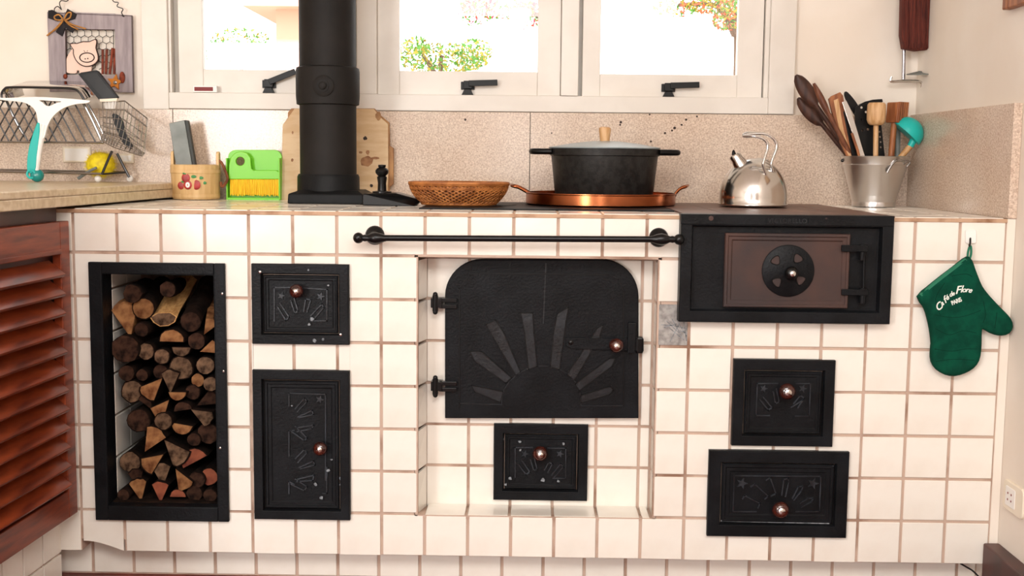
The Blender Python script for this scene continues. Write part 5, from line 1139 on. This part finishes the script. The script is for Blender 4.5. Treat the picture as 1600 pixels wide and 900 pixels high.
for i in range(130):
    x_ = random.uniform(1412, 1450); yy = YH-.02+random.uniform(-.024, -.018); b.tube([PY(x_+random.uniform(-2, 2)*.5, -40+random.uniform(-10, 30), yy), PY(x_, 70+random.uniform(-5, 7), yy-.001)], .0012, 4, False)
props(b.build('bristles', 'bristle_red', hr_), kind='stuff')
MB().tube(V(YH-.02, (1432, -60), (1433, -120)), .008, 10).build('handle', 'chrome', hr_, smooth=True)
hh2 = thing('tool_hanger', 'steel wall hanger carrying the hearth tools above the frame', 'hanger', PY(1435, -122, YB+.02), None)
MB().box(PY(1405, -122, YB).x, PY(1465, -122, YB).x, YB-.07, YB+.02, PY(1430, -118, YB).z, PY(1430, -128, YB).z).build('bar', 'steel', hh2, bevel=.002)

# oven mitt on its hook
hkp = rect(0, 1508.5, 359.5, 1524, 379.5)
wh = thing('wall_hook', 'small white adhesive hook on the tile at far right', 'hook', ((hkp[0]+hkp[1])/2, 0, hkp[2]))
flat_part('plate', [XZ(-.002, *rpoly(1508.5, 359.5, 1524, 379.5, 2.5))], -.0035, .004, 'white', wh, .001)
MB().tube(smooth_pts([PY(1516, 372, -.005), PY(1516, 378, -.012), PY(1515.5, 383, -.018), PY(1515, 385, -.022), PY(1514.6, 382, -.026)], 4), .0024, 8).build('hook_wire', 'wire_dark', wh, smooth=True)
YM = -.022
om = thing('oven_mitt', 'dark green quilted oven mitt with white lettering hanging on the tiles', 'oven mitt', PY(1485, 582, YM))
mo = [(165, 460), (200, 428), (260, 380), (320, 335), (362, 302), (374, 302), (386, 335), (400, 372), (420, 418), (448, 456), (476, 487), (510, 522), (540, 552), (556, 578), (554, 600), (538, 612), (512, 613), (484, 605), (458, 590), (438, 582), (423, 590), (416, 612), (415, 650), (413, 700), (405, 738), (385, 765), (350, 785), (310, 796), (275, 791), (243, 772), (225, 745), (222, 712), (226, 670), (221, 620), (213, 575), (200, 525), (185, 490)]
mpx = [(1380+x/2.814, 300+y/2.814) for x, y in mo]
cxm, cym = 1487, 500
YM0 = YM+.002
flat_part('body', [smooth_loop(XZ(YM0, *[(cxm+(x-cxm)*.965, cym+(y-cym)*.975) for x, y in mpx]), 2)], YM0, .006, 'mitt', om, .0105)
cf = [(166, 462), (172, 452), (240, 396), (320, 335), (364, 300), (374, 306), (330, 342), (250, 402), (180, 462)]
MB().tube(smooth_pts(V(YM-.002, *[(1380+x/2.814, 300+y/2.814) for x, y in ((168, 460), (220, 414), (290, 358), (366, 302))]), 5), .0085, 10).build('cuff_binding', 'mitt_edge', om, smooth=True)
MB().tube(smooth_pts(V(YM, *[(1380+x/2.814, 300+y/2.814) for x, y in ((372, 304), (372, 270), (380, 240), (386, 243), (386, 275), (376, 305))]), 4), .0028, 8).build('hanging_loop', 'mitt_edge', om, smooth=True)
for ln in ([(225, 540), (300, 552), (360, 545), (430, 520)], [(228, 600), (290, 628), (350, 610), (410, 620)], [(226, 690), (300, 700), (360, 690), (412, 690)], [(300, 370), (360, 360), (392, 372)], [(232, 745), (310, 735), (400, 740)], [(440, 480), (450, 540), (438, 575)], [(500, 530), (490, 600)], [(270, 400), (230, 470), (250, 540)]):
    MB().tube(smooth_pts(V(YM-.0108, *[(1380+x/2.814, 300+y/2.814) for x, y in ln]), 4), .0011, 5).build('quilt_seam', 'mitt_seam', om, smooth=True)
yt_ = YM-.0125
for tx, x, y, sz, ro in (('C', 1466.5, 480, .024, 44), ('a', 1471.5, 474.5, .017, 42), ('f', 1475.5, 469.5, .023, 40), ('é', 1479.5, 465.5, .017, 36), ('d', 1485, 460.5, .016, 26), ('e', 1489, 459, .014, 20), ('F', 1496, 453.8, .027, 8), ('l', 1501.8, 452.2, .024, 4), ('o', 1506, 453, .018, 0), ('r', 1510.8, 453, .018, -4), ('e', 1515.6, 453.6, .018, -8)):
    text_part('letter', tx, sz, PY(x, y, yt_), math.radians(ro), 'thread', om, .0006, shear=.35, bold=.0003)
text_part('lettering', 'PARIS', .0145, PY(1494.5, 471, yt_), math.radians(24), 'thread', om, .0006, spacing=.92, wscale=.78, bold=.0004)

# outlet on the right wall
c0, c1 = PXp(1572, 752, XR), PXp(1612, 800, XR)
cc = PXp(1592, 783, XR); wo = thing('wall_outlet', 'white rounded wall outlet above the dark baseboard', 'socket', (XR, cc.y, cc.z))
yl, yr = PXp(1571, 780, XR).y, PXp(1571, 780, XR).y-.118; zl = cc.z
def rr2(y0, y1, z0, z1, r, n=6):
    o = []
    for (cy_, cz_, a_) in ((y1-r, z1-r, 0), (y0+r, z1-r, 90), (y0+r, z0+r, 180), (y1-r, z0+r, 270)):
        o += [(cy_+r*math.cos(math.radians(a_+90*k_/n)), cz_+r*math.sin(math.radians(a_+90*k_/n))) for k_ in range(n+1)]
    return o
MB().prismv([(XR-.008, y, z) for y, z in rr2(yr, yl, zl-.037, zl+.037, .016)], (.0085, 0, 0)).build('plate', 'cream_plastic', wo, bevel=.002)
MB().prismv([(XR-.0095, y, z) for y, z in rr2(yl-.075, yl-.02, zl-.024, zl+.024, .004)], (.003, 0, 0)).build('insert', 'white', wo, bevel=.0006)
for (dy_, dz_) in ((-.035, .008), (-.035, -.008), (-.055, .008), (-.055, -.008)):
    MB().lathe([(.0028, 0), (.0028, .0006), (0, .0007)], (XR-.0095, yl+dy_, zl+dz_), (-1, 0, 0), 8).build('slot', 'red_label', wo)
# wooden picture frame corner high on the right wall
f0 = PXp(1579, 16, XR); wfm = thing('wall_picture', 'wooden framed picture on the right wall cut by the photo corner', 'picture frame', (XR, f0.y-.15, f0.z))
Yf0, Yf1, Zf0, Zf1 = f0.y-.34, f0.y, f0.z, f0.z+.42
for (a0, a1, c0_, c1_) in ((Yf1-.035, Yf1, Zf0, Zf1), (Yf0, Yf0+.035, Zf0, Zf1), (Yf0+.0352, Yf1-.0352, Zf0, Zf0+.035), (Yf0+.0352, Yf1-.0352, Zf1-.035, Zf1)): MB().box(XR-.022, XR+.0005, a0, a1, c0_, c1_).build('frame_bar', 'wood_mid', wfm, bevel=.003)
MB().box(XR-.008, XR+.0005, Yf0+.034, Yf1-.034, Zf0+.034, Zf1-.034).build('backing', 'board', wfm)
# thin cable at the plinth
one(MB().tube(smooth_pts([PY(1500, 880, .05), PY(1510, 886, .04), PY(1520, 892, .02), PY(1530, 902, .0)], 4), .0025, 6), 'cable', 'cable', 'thin black cable at the right end of the plinth', 'cable', smooth=True)
